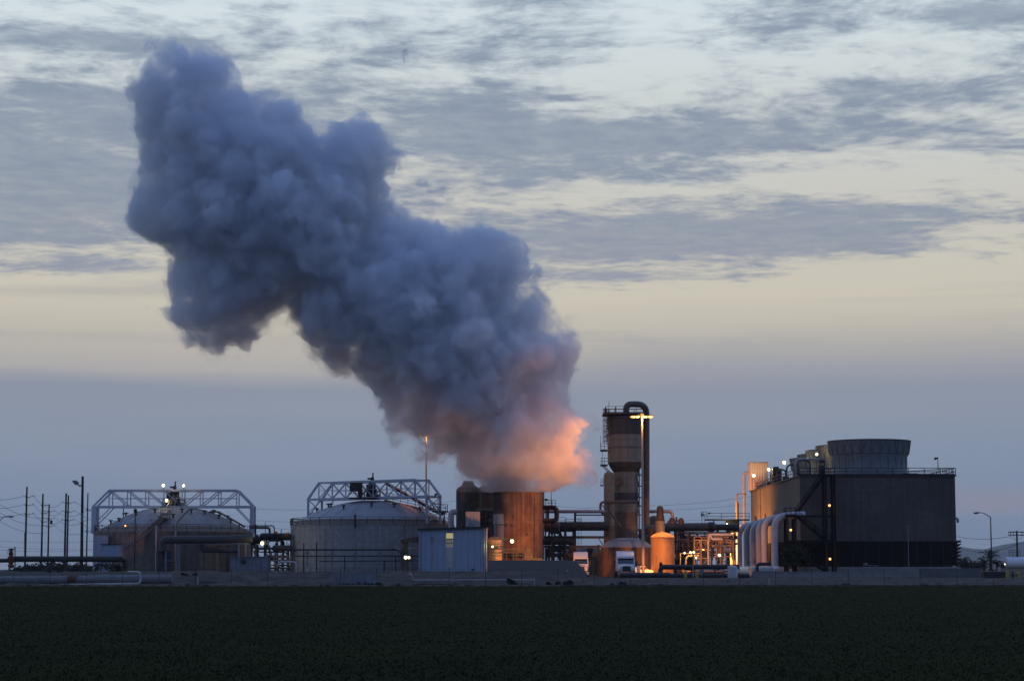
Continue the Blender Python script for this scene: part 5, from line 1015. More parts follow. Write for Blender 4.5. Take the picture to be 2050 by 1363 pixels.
# ------------------------------------------------------------------ work lamps
L_ = [(525, 1087, 341, 'bright yellow flood lamp in the pipe tangle between the domed tanks', 170, 'yellow', .28, None, 0),
 (812, 1115.5, 318, 'left one of the lamp pair under the canopy beside the blue building', 45, 'yellow', .24, None, 0),
 (818.5, 1115.5, 318.5, 'right one of the lamp pair under the canopy beside the blue building', 35, 'yellow', .2, None, 0),
 (1025, 1083, 318, 'greenish yellow lamp in front of the rusty steaming tank', 260, 'yellow', .27, None, 0),
 (986, 1094, 316.5, 'small lamp at the right corner of the blue building', 160, 'yellow', .15, None, 0),
 (1440, 1111, 347, 'bright lamp low in the orange lit pipe skid', 160, 'yellow', .22, None, 0),
 (1370.5, 1106.5, 344, 'leftmost lamp in the row above the arched orange pipe', 90, 'yellow', .13, None, 0),
 (1382.5, 1105.5, 344, 'second lamp in the row above the arched orange pipe', 90, 'yellow', .16, None, 0),
 (1389, 1105, 344, 'third lamp in the row, against the narrow skid', 90, 'yellow', .15, None, 0),
 (1393.5, 1116, 344, 'lowest small lamp beside the narrow skid', 90, 'yellow', .15, None, 0),
 (1455.5, 1048.5, 382, 'small yellow lamp under the railed deck left of the cooling tower', 120, 'yellow', .15, None, 0),
 (251, 1052, 343, 'small lamp above the stair landing on the brown tank wall', 150, 'sodium', .12, None, 0),
 (327, 971.5, 357, 'round lit lamp above the long truss, left of the drive machine', 60, 'white', .26, 980, 1),
 (367.5, 972, 357, 'tilted lit lamp above the long truss, right of the drive machine', 60, 'white', .22, 980, 1),
 (333.5, 1001.5, 355, 'lit lamp below the long truss beside the drive machine', 60, 'yellow', .26, None, 0),
 (1660.5, 1011.5, 343.6, 'orange lamp high on the right column of the stair tower', 26, 'sodium', .2, None, 0),
 (1583, 1060.5, 343.6, 'orange lamp on the left columns of the stair tower', 26, 'sodium', .2, None, 0),
 (1661.5, 1118.5, 343.6, 'orange lamp at the foot of the stair tower', 26, 'sodium', .2, None, 0),
 (1509, 952, 410, 'starry deck lamp in front of the pale box on the cooling tower', 250, 'yellow', .3, None, 1),
 (1539, 940, 400, 'deck lamp between the dark hoops on the cooling tower', 250, 'white', .26, None, 1),
 (1570, 926, 388, 'yellowish deck lamp before the farther fan stacks', 350, 'yellow', .3, None, 1),
 (1635, 909.5, 366, 'white round lamp on a post near the pale hoop', 250, 'white', .22, 945, 1),
 (1616.5, 918, 380, 'tiny lamp just above the pale hoop on the deck', 100, 'yellow', .12, None, 1),
 (2011.5, 1129, 340, 'tiny lamp at the left end of the white horizontal tank', 60, 'yellow', .09, None, 0),
]
for (px, py, Y, lb, pw, kd, r, post, up) in L_:
    lamp(px, py, Y, lb, pw, kd, r, post=(Z(post, Y) if post else None), loff=(0, -.55, .05) if not up else (.0, -.3, .4) if kd != 'sodium' else (0, -.5, 0))
# added floods behind block wall, ducts and black pipe, standing in for yard lights
t = lamp(1116, 1126, 312.6, 'added sodium flood hidden behind the block wall, lighting the steaming tank', 0, 'sodium', .12)
light(t, t.location + Vector((0, .7, .1)), SOD, 9500, 74, (-10, 12.5, 5.5), .2)
light(t, t.location + Vector((.2, .7, .1)), SOD, 15000, 20, (4.5, 20, .2), .2)  # extra beam added to light the front of the half hidden truck
light(t, t.location + Vector((-.2, .7, .2)), SOD, 12000, 44, (.6, 15, 19), .3)  # extra beam added to light the foot of the plume
t = lamp(1385, 1096, 404, 'added sodium flood hidden behind the ducts, lighting the cooling tower wall', 0, 'sodium', .2)  # unseen lamp added for the orange glow on the far wall
light(t, t.location + Vector((.6, 0, 0)), SOD, 42000, 140, (1, .12, .45), .2)
lamp(1408, 1100, 340, 'sodium flood lamp on the narrow orange lit skid', 350, 'sodium', .12)
t = lamp(1322, 1151, 315, 'added low sodium flood hidden behind the black pipe, lighting the upright tank', 0, 'sodium', .1)  # unseen lamp added to light the tank front orange
light(t, t.location + Vector((0, .8, .1)), SOD, 10000, 44, (.7, 15, .6), .2)
# ------------------------------------------------------------------ vehicles
def truck(px, py_base, Y, w, label, mat='truck_white'):
    p = W(px, py_base, Y); x, z = p.x, terr(p.x, Y); t = thing('semi_truck', label, 'truck', (x, Y, z)); hw = w / 2
    prof = lambda pts, a, b: [(yy, zz) for yy, zz in pts]
    def side(m, pts, xa, xb):
        n = len(pts); vs = [(xa, Y + yy, z + zz) for yy, zz in pts] + [(xb, Y + yy, z + zz) for yy, zz in pts]
        m.add(vs, [tuple(range(n)), tuple(range(n, 2 * n))[::-1]] + [(i, (i + 1) % n, (i + 1) % n + n, i + n) for i in range(n)]); return m
    m = MB(); side(m, [(2.0, .9), (2.0, 2.05), (2.55, 2.9), (2.9, 3.0), (5.4, 3.0), (5.4, .9)], x - hw, x + hw); m.build('cab', mat, t)
    m = MB(); side(m, [(2.75, 3.02), (3.0, 3.35), (3.7, 3.85), (4.4, 4.02), (5.3, 4.02), (5.4, 3.02)], x - hw * .97, x + hw * .97); m.build('roof_fairing', mat, t)
    m = MB(); n = 8
    hood = [(-hw * .86, .95), (-hw * .84, 1.5), (-hw * .55, 1.82), (0, 1.92), (hw * .55, 1.82), (hw * .84, 1.5), (hw * .86, .95)]
    vs = [(x + a, Y + .25 + abs(a) * .12, z + b * (.92 if b > 1 else 1)) for a, b in hood] + [(x + a * 1.04, Y + 2.0, z + b * 1.06) for a, b in hood]; k = len(hood)
    m.add(vs, [tuple(range(k)), tuple(range(k, 2 * k))[::-1]] + [(i, i + 1, i + 1 + k, i + k) for i in range(k - 1)] + [(k - 1, 0, k, 2 * k - 1)]); m.build('hood', mat, t)
    m = MB(); m.add([(x - hw * .9, Y + 1.98, z + 2.1), (x + hw * .9, Y + 1.98, z + 2.1), (x + hw * .84, Y + 2.5, z + 2.86), (x - hw * .84, Y + 2.5, z + 2.86)], [(0, 1, 2, 3)]); m.build('windshield', 'glass', t)
    MB().box((x, Y + 2.42, z + 3.0), (w * .98, .35, .16)).build('sun_visor', mat, t)
    g = MB(); g.box((x, Y + .2, z + 1.3), (w * .42, .1, .75)); g.build('grille', 'dark_steel', t)
    for s_ in (-1, 1):
        MB().box((x + s_ * hw * .68, Y + .25, z + 1.08), (.36, .14, .24)).build('headlight', 'chrome', t)
        b = MB(); b.box((x + s_ * (hw + .28), Y + 2.1, z + 2.25), (.2, .14, .75)).beam((x + s_ * hw, Y + 2.2, z + 2.5), (x + s_ * (hw + .28), Y + 2.12, z + 2.5), .05); b.build('mirror', 'dark_steel', t)
        MB().tube([(x + s_ * hw * .95 - .16, Y + 1.15, z + .5), (x + s_ * hw * .95 + .12, Y + 1.15, z + .5)], .5, 20).build('wheel', 'rubber', t)
        MB().tube([(x + s_ * hw * .95 - .3, Y + 4.8, z + .5), (x + s_ * hw * .95 + .12, Y + 4.8, z + .5)], .5, 20).build('wheel', 'rubber', t)
    MB().box((x, Y + .12, z + .62), (w * .98, .3, .42)).build('bumper', 'chrome', t)
    for k in range(5): MB().box((x + (k - 2) * w * .2, Y + 2.28, z + 3.12), (.14, .08, .07)).build('marker_light', 'orange_paint', t)
    return t
truck(1164, 1152, 334, 2.35, 'white semi truck in orange light half hidden by the block wall')
truck(1254.5, 1156, 318, 2.75, 'blue-grey looking white semi truck parked before the low dome tank')
t = thing('pickup', 'small white car parked right of the mast behind the black pipe', 'car', W(1289, 1152, 332.5)); p = W(1289, 1150, 332.5); Y = 332.5; z = terr(p.x, Y)
pr = [(-2.3, .45), (-2.3, 1.05), (-1.3, 1.2), (-.9, 1.22), (-.3, 1.72), (1.5, 1.78), (2.2, 1.5), (2.3, .9), (2.3, .45)]
MB().prism([(p.x - a * .62, z + b) for a, b in pr], Y - .85, Y + .85).build('body', 'truck_white', t)
for a, b in ((-.75, .05), (.2, .95)): MB().prism([(p.x - a * .62, z + 1.22), (p.x - b * .62, z + 1.22), (p.x - b * .62 * .96, z + 1.62), (p.x - (a + .25) * .62, z + 1.62)], Y - .87, Y - .855).build('side_window', 'glass', t)
for a in (-1.45, 1.4): MB().tube([(p.x - a * .62, Y - .9, z + .36), (p.x - a * .62, Y - .6, z + .36)], .34, 18).build('wheel', 'rubber', t)
# ------------------------------------------------------------------ utility poles, street lamps, wires
def upole(px, yt, yb, Y, label, arms=(), side=1, w=.46, both=False, trans=False, braces=False):
    a = W(px, yt, Y); pb = W(px - (165 - px) * 0, yb, Y); t = thing('utility_pole', label, 'utility pole', (a.x, Y, 0), 'wooden utility poles')
    MB().tube([(a.x, Y, 0), (a.x, Y, a.z)], [w / 2, w * .36], 9).build('pole', 'wood_pole', t)
    for y in arms:
        z = Z(y, Y); m = MB()
        for s_ in ((-1, 1) if both else (side,)):
            m.beam((a.x, Y, z - .1), (a.x + s_ * 1.25, Y, z + .1), .09); m.beam((a.x, Y, z - .5), (a.x + s_ * .7, Y, z), .05); m.lathe((a.x + s_ * 1.3, Y, z + .05), [(.03, 0), (.09, .05), (.05, .12), (.09, .18), (.03, .25), (.001, .3)], 7)
        m.lathe((a.x - side * .22, Y, z - .1), [(.001, -.05), (.1, 0), (.1, .2), (.001, .25)], 7); m.build('insulator_arm', 'wood_pole', t)
    if trans: MB().lathe((a.x + .6, Y, Z(trans, Y)), [(.001, -.4), (.3, -.38), (.3, .35), (.1, .5), (.001, .55)], 12).build('transformer', 'dark_steel', t)
    return t
upole(54, 974, 1140, 430, 'tallest leftmost utility pole with three side arms', (994, 1011, 1029))
upole(86, 988, 1140, 450, 'second utility pole from the left, bare on its left side', (1011, 1027, 1044), 1, .48)
upole(98.5, 1009, 1140, 500, 'shorter double armed utility pole just right of the bare pole', (1023, 1038, 1053), 1, .46, True, 1045)
upole(132.5, 987, 1140, 450, 'utility pole standing left in the close pair near the lamp pole', (), 1, .52)
upole(137, 991, 1140, 470, 'utility pole standing right in the close pair, with double arms', (1006, 1024, 1041), 1, .46, True)
upole(176, 987, 1140, 440, 'utility pole right of the flood lamp pole, arms toward the truss', (1020, 1063), 1, .34)
upole(247.5, 1008, 1040, 520, 'utility pole seen behind the left part of the brown dome', (1028,), 1, .34)
t = thing('utility_pole', 'thick dark pole carrying a large unlit flood light, left of the truss', 'utility pole', (X(165, 300), 300, 1.2)); p = W(165.5, 953, 300)
MB().tube([W(163, 1150, 300), p], [.24, .17], 10).build('pole', 'wood_pole', t)
q = W(153, 966, 300); fl = MB(); fl.add([q + Vector(v) for v in ((-.62, -.3, .25), (-.1, -.35, .35), (.3, -.2, .1), (.3, -.2, -.35), (-.15, -.35, -.3), (-.62, .3, .25), (-.1, .35, .35), (.3, .2, .1), (.3, .2, -.35), (-.15, .35, -.3))], [(0, 1, 2, 3, 4), (9, 8, 7, 6, 5), (0, 5, 6, 1), (1, 6, 7, 2), (2, 7, 8, 3), (3, 8, 9, 4), (4, 9, 5, 0)]); fl.build('lamp_head', 'galv', t)
MB().beam(q + Vector((.2, 0, -.3)), W(164, 972, 300), .1).box(W(160, 972, 300), (.3, .2, .2)).build('bracket', 'dark_steel', t)
MB().bb(X(161, 299.7), X(165, 299.7), 299.5, 299.8, Z(1045, 300), Z(1027, 300)).build('junction_box', 'galv', t)
t = thing('thin_pole', 'short thin bare pole beside the gate valve at the left', 'pole', W(30, 1140, 330)); MB().tube([W(30, 1142, 330), W(30, 1095, 330)], .08, 6).build('pole', 'dark_steel', t); MB().box(W(30, 1095, 330), (.2, .2, .1)).build('cap', 'dark_steel', t)
t = thing('thin_pole', 'thin bare pole just left of the tallest utility pole', 'pole', W(49, 1140, 350)); MB().tube([W(49, 1142, 350), W(49.5, 1067, 350)], .08, 6).build('pole', 'dark_steel', t); MB().box(W(49.5, 1067, 350), (.2, .2, .1)).build('cap', 'dark_steel', t)
def street_lamp(px, yt, yb, Y, dirx, reach, label, rise):
    a = W(px, yt, Y); t = thing('street_lamp', label, 'street lamp', (a.x, Y, 0)); MB().tube([(a.x, Y, .0), (a.x, Y, a.z)], [.14, .08], 10).build('pole', 'dark_steel', t)
    e = a + Vector((dirx * reach, 0, rise)); MB().tube([a, a + Vector((dirx * reach * .55, 0, rise * .8)), a + Vector((dirx * reach * .8, 0, rise)), e], [.07, .06, .05, .05], 8).build('arm', 'dark_steel', t)
    MB().tube([e, e + Vector((dirx * .25, 0, -.02)), e + Vector((dirx * .7, 0, -.08)), e + Vector((dirx * .9, 0, -.06))], [.08, .16, .17, .05], 10).build('lamp_head', 'galv', t)
street_lamp(1983, 1035, 1142, 330, -1, 1.75, 'unlit street lamp with curved arm right of the cooling tower', .72)
street_lamp(-11, 1052, 1142, 345, 1, 2.2, 'unlit street lamp reaching in from the left edge', 1.55)
t = thing('utility_pole', 'double crossarm utility pole above the white tank at the right', 'utility pole', (X(2035, 380), 380, 0)); p = W(2035.5, 1062, 380)
MB().tube([(p.x, 380, 0), p], [.2, .15], 10).build('pole', 'wood_pole', t)
m = MB()
for y in (1064.5, 1070.5): m.beam(W(2019, y, 380), W(2052, y, 380), .13, .16)
m.beam(W(2019, 1064, 380), W(2019, 1071, 380), .05); m.build('crossarm', 'wood_pole', t)
m = MB()
for x in (2023, 2029, 2046, 2051): m.lathe(W(x, 1069, 380), [(.03, 0), (.1, .05), (.05, .15), (.1, .2), (.001, .35)], 7)
m.tube([W(2022, 1071, 380), W(2024, 1075, 380), W(2030, 1080, 380), W(2034, 1081, 380)], .03, 5); m.tube([W(2029, 1071, 380), W(2031, 1076, 380), W(2035, 1079, 380)], .03, 5); m.tube([W(2047, 1071, 380), W(2045, 1077, 380), W(2036, 1080, 380)], .03, 5); m.build('insulator', 'wood_pole', t)
def wire(label, a, b, sag, r=.04):
    a = Vector(a); b = Vector(b); pts = []
    for k in range(15): f = k / 14; pts.append(a.lerp(b, f) - Vector((0, 0, sag * 4 * f * (1 - f))))
    MB().tube(pts, r, 4, False).build('power_line', 'wire', None, label, 'wire', 'overhead power lines')
hs = {'54': (54, 430), '86': (86, 450), '98': (98.5, 500), '137': (137, 470), '176': (176, 440)}
rows = [('upper', (994, 1011, 1023, 1006, 1020)), ('middle', (1011, 1027, 1038, 1024, 1040)), ('lower', (1029, 1044, 1053, 1041, 1063))]
for nm, ys in rows:
    pt = lambda px, y, Y, o=1.3: W(px, y, Y) + Vector((o, 0, .3))
    wire(nm + ' wire coming in from the left edge to the tallest left pole', pt(-60, ys[0] + 4, 400), pt(54, ys[0], 430, -.2), .7)
    wire(nm + ' slack wire falling from the left frame edge behind the tallest pole', W(-40, ys[0] - 16, 420), W(98, ys[2] + 12, 500), 2.0)
    wire(nm + ' wire from the tallest left pole to the bare second pole', pt(54, ys[0], 430), pt(86, ys[1], 450, .2), .5)
    wire(nm + ' wire from the bare second pole to the close pole pair', pt(86, ys[1], 450, .2), pt(137, ys[3], 470, -1.2), 1.0)
    wire(nm + ' wire from the double armed pole toward the pole by the truss', pt(98.5, ys[2], 500), pt(176, ys[4], 440, .2), 1.6)
    wire(nm + ' wire from the close pole pair down behind the brown tank', pt(137, ys[3], 470), W(300, ys[3] + 48, 520), 1.5)
for k, y in enumerate((1083, 1093, 1101, 1112, 1124)):
    wire(['highest', 'second', 'third', 'fourth', 'lowest'][k] + ' of the faint low wires behind the left poles', W(-30, y - 3, 560), W(230, y + (3 if k % 2 else -4), 560), .8, .028)
for k, (ya, yb_) in enumerate(((1018, 1000), (1041, 1031), (1052, 1062))):
    wire(['top', 'middle', 'bottom'][k] + ' long wire passing behind both domed tanks', W(500, ya, 560), W(930, yb_, 560), 1.2, .028)
for k, (xa, ya, xb, yb_) in enumerate(((1295, 1012, 1500, 994), (1295, 1020, 1500, 1008), (1330, 1042, 1480, 1030), (1105, 1011, 1215, 1014))):
    wire(['highest wire between the tower and the cooling tower', 'second wire between the tower and the cooling tower', 'lowest wire above the brown duct', 'faint wire above the silver pipe left of the tower'][k], W(xa, ya, 560), W(xb, yb_, 560), .5, .028)
wire('upper wire from the cooling tower to the crossarm pole at the right', W(1900, 1069, 470), W(2023, 1073, 380), .8)
wire('lower slack wire from the cooling tower to the right edge', W(1900, 1090, 470), W(2060, 1078, 400), 2.0)
# ------------------------------------------------------------------ vegetation
def leaves(m, c, r, n, rs, sz=.28, flat=1.0, spiky=0):
    for _ in range(n):
        d = Vector((rs.gauss(0, 1), rs.gauss(0, 1), rs.gauss(0, 1) * flat)).normalized() * r * (rs.random() ** .4)
        p = Vector(c) + d; s = sz * rs.uniform(.5, 1.3); u = Vector((rs.gauss(0, 1), rs.gauss(0, 1), rs.gauss(0, 1))).normalized(); v = u.cross(Vector((rs.gauss(0, 1), rs.gauss(0, 1), rs.gauss(0, 1)))).normalized()
        if spiky:
            u = (d.normalized() + Vector((0, 0, .7))).normalized(); v = u.cross(Vector((0, 1, 0))).normalized(); m.add([p - v * s * .12, p + v * s * .12, p + u * s * 2.2], [(0, 1, 2)])
        else: m.add([p - u * s - v * s * .5, p + u * s * .2 - v * s * .6, p + u * s + v * s * .3, p - u * s * .2 + v * s * .7], [(0, 1, 2, 3)])
def tree(px, Y, h, w, label, name='tree', seed=0, mat='leaf_dark', cat='tree', z0=0, n=420, sz=.3):
    rs = random.Random(seed); x = X(px, Y, 1135); t = thing(name, label, cat, (x, Y, z0)); m = MB()
    m.tube([(x, Y, z0 - .2), (x + rs.uniform(-.2, .2), Y, z0 + h * .4), (x + rs.uniform(-.4, .4), Y, z0 + h * .75)], [.05 * h, .035 * h, .012 * h], 7)
    for k in range(5): a = rs.uniform(0, 6.28); m.tube([(x, Y, z0 + h * .3), (x + math.cos(a) * w * .3, Y + math.sin(a) * w * .3, z0 + h * .7)], [.02 * h, .008 * h], 5)
    m.build('trunk', 'bark', t); m = MB()
    for k in range(9):
        a = rs.uniform(0, 6.28); q = rs.uniform(0, .42) * w; zc_ = z0 + h * rs.uniform(.42, .85); leaves(m, (x + math.cos(a) * q, Y + math.sin(a) * q * .7, zc_), w * rs.uniform(.16, .27), n // 9, rs, sz, .75)
    m.build('crown', mat, t); return t
def palm(px, Y, h, fr, label, seed):
    rs = random.Random(seed); x = X(px, Y, 1135); t = thing('palm_tree', label, 'palm', (x, Y, 0)); MB().tube([(x, Y, -.1), (x + .1, Y, h)], [.28, .2], 8).build('trunk', 'bark', t); m = MB()
    for k in range(26):
        a = rs.uniform(0, 6.28); e = rs.uniform(-.2, 1.3); L0 = fr * rs.uniform(.75, 1.1); pts = []
        for j in range(7):
            f = j / 6; pts.append(Vector((x + .1 + math.cos(a) * math.cos(e) * L0 * f, Y + math.sin(a) * math.cos(e) * L0 * f, h + math.sin(e) * L0 * f - .5 * L0 * f * f)))
        for j in range(6):
            p, q = pts[j], pts[j + 1]; d = (q - p).normalized(); s_ = d.cross(Vector((0, 0, 1))).normalized()
            for g in (-1, 1):
                for u_ in (0, .5): b_ = p.lerp(q, u_); m.add([b_, b_ + d * .14, b_ + d * .45 + s_ * g * .55 * (1 - j / 8) - Vector((0, 0, .25))], [(0, 1, 2)])
    m.build('crown', 'leaf_dark', t)
rs = random.Random(8)
for k, (px, h, w) in enumerate(((62, 4.0, 7), (75, 4.8, 9), (88, 4.0, 8), (104, 4.6, 10), (118, 5.2, 9), (133, 4.2, 9), (148, 4.6, 9), (163, 4.0, 8), (178, 4.0, 8), (40, 3.6, 8))):
    nm = ['first', 'second', 'third', 'fourth', 'fifth', 'sixth', 'seventh', 'eighth', 'ninth', 'tenth'][k]
    xs_ = ['under the tallest pole', 'just left of the bare pole', 'at the foot of the bare pole', 'right of the double armed pole', 'left of the close pole pair', 'behind the close pole pair', 'left of the flood lamp pole', 'behind the flood lamp pole', 'touching the brown tank', 'near the gate valve'][k]
    tree(px, 620 + rs.uniform(-30, 30), h * .66, w, 'low dark tree on the horizon ' + xs_, seed=k, n=360, sz=.45)
palm(1982, 420, 4.4, 3.4, 'spiky dark palm behind the street lamp', 3); palm(1969, 440, 3.4, 3.2, 'lower palm left of the street lamp', 4)
palm(1992, 400, 2.6, 2.8, 'small palm right of the street lamp', 5)
tree(1931, 520, 5.2, 6, 'loose grey green tree nearest the cooling tower louvres', seed=31, mat='leaf_grey', n=500, sz=.32)
tree(1944, 500, 3.4, 6, 'lower dark bush tree left of the palms', seed=32, n=420, sz=.3); tree(1957, 470, 3.6, 5, 'rounded dark tree touching the left palm', seed=33, n=420, sz=.3)
tree(2003, 430, 3.4, 4, 'dark tree between palms and white tank', seed=34, n=300, sz=.28)
def bush(px, y_base, Y, h, w, label, seed, mat='leaf_dark', n=260, sz=.16, name='bush'):
    rs = random.Random(seed); p = W(px, y_base, Y); z0 = p.z; t = thing(name, label, 'bush', (p.x, Y, z0)); m = MB()
    for k in range(6): a = rs.uniform(0, 6.28); m.tube([(p.x, Y, z0 - .1), (p.x + math.cos(a) * w * .3, Y + math.sin(a) * w * .2, z0 + h * .7)], [.03, .012], 4)
    m.build('stem', 'bark', t); m = MB()
    for k in range(7): leaves(m, (p.x + rs.uniform(-.38, .38) * w, Y + rs.uniform(-.3, .3) * w, z0 + h * rs.uniform(.25, .75)), min(w, h) * .32, n // 7, rs, sz, .8)
    m.build('foliage', mat, t)
bush(1577, 1146, 338.5, 5.0, 4.2, 'tall ragged dark shrub at the foot of the stair tower', 41, n=1300, sz=.2); bush(1597, 1146, 340, 4.2, 3.4, 'lower ragged dark shrub beside the stair flights', 42, n=1000, sz=.2)
bush(1024, 1172, 262, .9, 1.6, 'dark weed clump on the bank below the block wall', 43); bush(1114, 1172, 262, .5, 3.2, 'flat weed clump on the bank left of the trucks', 44)
bush(1140, 1171, 262, .7, 1.4, 'small weed clump under the half hidden truck', 45); bush(1238, 1172, 261, .45, 2.6, 'low weeds on the edge under the parked truck', 46)
bush(205, 1146, 318, 1.6, 3.0, 'dry brown brush below the raised shed', 47, 'leaf_grey'); bush(234, 1146, 318, 1.4, 1.6, 'dark brush right of the raised shed', 48)
bush(270, 1148, 300, .5, 2.2, 'low scrub above the hooked white pipe', 49, 'leaf_grey'); bush(380, 1152, 275, .4, 3.0, 'sparse scrub on the bank right of the concrete pipe', 50, 'leaf_grey')
bush(700, 1173, 260.5, .4, 3.4, 'dry grass tuft at the foot of the plank screen', 51, 'leaf_grey'); bush(745, 1173, 260, .45, 3.0, 'second dry tuft at the right end of the plank screen', 52, 'leaf_grey')
bush(112, 1150, 290, .5, 2.5, 'pale scrub under the black pipeline', 53, 'leaf_grey'); bush(1700, 1172, 262, .25, 3.5, 'low weeds below the pale concrete wall', 54)
rs = random.Random(77)
for k, (px, Y, w, hh, lb) in enumerate(((420, 274, 5.0, .5, 'low dirt mound on the bank right of the concrete pipe'), (455, 270, 3.0, .35, 'smaller dirt mound in front of the low grey shed'), (540, 276, 5.5, .45, 'long dirt mound under the pale pipe arch'), (612, 271, 3.6, .4, 'dirt mound left of the plank screen'), (860, 272, 5.0, .5, 'dirt heap on the bank under the blue building'), (935, 275, 4.0, .45, 'dirt heap left of the block wall end'), (1040, 270, 4.2, .35, 'flat earth heap below the block wall'))):
    x = X(px, Y, 1160); z = bankz(x, Y); t = MB(); n = 16; vs = []
    for j in range(6):
        f = j / 5.0
        for i in range(n):
            a = 2 * math.pi * i / n; r_ = (1 - f) * (1 + .25 * mn.noise(Vector((math.cos(a) * 2 + k, math.sin(a) * 2, f * 2)))); vs.append((x + math.cos(a) * w * .5 * r_, Y + math.sin(a) * w * .3 * r_, z - .08 + hh * math.sin(f * 1.57) * (1 + .3 * mn.noise(Vector((a, f * 3, k))))))
    t.add(vs, [(j * n + i, j * n + (i + 1) % n, (j + 1) * n + (i + 1) % n, (j + 1) * n + i) for j in range(5) for i in range(n)], True); t.build('dirt_mound', 'dirt', None, lb, 'dirt mound')
for k, (px, Y, lb) in enumerate(((396, 262, 'white marker stake on the bank beyond the concrete pipe'), (1070, 262, 'white marker stake on the bank below the block wall'), (1540, 262, 'white marker stake in front of the low concrete wall'))):
    x = X(px, Y, 1165); z = bankz(x, Y); t = thing('marker_stake', lb, 'stake', (x, Y, z)); MB().beam((x, Y, z - .1), (x, Y, z + .95), .09).build('post', 'plastic_white', t); MB().box((x, Y, z + 1.0), (.12, .12, .12)).build('cap', 'orange_paint', t)
# distant hills at the right horizon
hm = pmat('hill_rock', (.20, .17, .15), (.15, .13, .12), rough=1, scale=.004)
vs = []; fs = []; nx = 90; ny = 10
for j in range(ny):
    for i in range(nx):
        x = 900 + i * 55.0; y = 7000 + j * 160.0; e = math.sin(math.pi * j / (ny - 1)); pr = 118 * (1 - math.exp(-max(i - 2, 0) / 9.0)) * (1 - .35 * max(0, (i - 40) / 50)); z = e * (pr + 40 * mn.fractal(Vector((x * .0018, y * .003, 1.0)), 1.0, 2.0, 5)) - 2
        vs.append((x + mn.noise(Vector((i * .3, j * .7, 0))) * 30, y, max(z, -2)))
me = bpy.data.meshes.new('hills'); me.from_pydata(vs, [], [(j * nx + i, j * nx + i + 1, (j + 1) * nx + i + 1, (j + 1) * nx + i) for j in range(ny - 1) for i in range(nx - 1)]); me.materials.append(hm)
o = bpy.data.objects.new('hills', me); S.collection.objects.link(o); tag(o, 'faint low hills on the horizon behind the right street lamp', None, None, 'structure')
# ------------------------------------------------------------------ the steam plume: a billowing hull filled with dense vapour
def perlin(P, scale, seed):
    """gradient noise at points P (n,3)"""
    q = P / scale; i = np.floor(q).astype(np.int64); f = q - i
    u = f * f * f * (f * (f * 6 - 15) + 10)
    rs = np.random.RandomState(seed)
    perm = rs.permutation(256); perm = np.concatenate([perm, perm, perm])
    g = rs.normal(size=(256, 3)); g /= np.linalg.norm(g, axis=1)[:, None]
    ix, iy, iz = (i[:, 0] & 255), (i[:, 1] & 255), (i[:, 2] & 255)
    out = 0
    for a in (0, 1):
        wa = u[:, 0] if a else 1 - u[:, 0]
        pa = perm[(ix + a) & 255]
        for b in (0, 1):
            wb = wa * (u[:, 1] if b else 1 - u[:, 1])
            pb = perm[pa + ((iy + b) & 255)]
            for c in (0, 1):
                h = perm[pb + ((iz + c) & 255)]
                gg = g[h]
                d = gg[:, 0] * (f[:, 0] - a) + gg[:, 1] * (f[:, 1] - b) + gg[:, 2] * (f[:, 2] - c)
                out = out + d * wb * (u[:, 2] if c else 1 - u[:, 2])
    return out
PLUME = [(1000,1012),(988,985),(968,972),(930,962),(905,940),(912,918),(888,905),(862,898),(835,880),(800,868),(768,856),(772,835),(750,795),(732,760),(700,748),(655,735),(628,708),(606,680),(592,645),(562,622),
 (532,632),(538,655),(510,675),(478,692),(440,709),(400,695),(362,675),(342,645),(338,600),(335,565),(350,545),(340,512),(330,488),(292,475),(263,440),(266,380),(286,335),(290,300),(278,268),
 (262,218),(270,188),(296,152),(310,118),(310,86),(337,66),(362,94),(395,98),(432,114),(466,128),(478,158),(505,192),(545,187),(580,192),(605,215),(620,245),(638,264),(658,245),(692,256),(735,243),(770,252),(790,290),
 (808,328),(780,352),(772,400),(790,442),(820,430),(850,418),(880,435),(905,460),(950,455),(985,452),(1010,465),(1048,478),(1055,510),(1070,540),(1068,568),(1052,576),(1080,582),(1100,610),(1106,640),(1117,655),
 (1142,680),(1149,705),(1140,745),(1130,765),(1132,800),(1142,830),(1154,866),(1164,905),(1159,930),(1150,950),(1110,972),(1088,986),(1076,1012)]
PY0 = 335.0
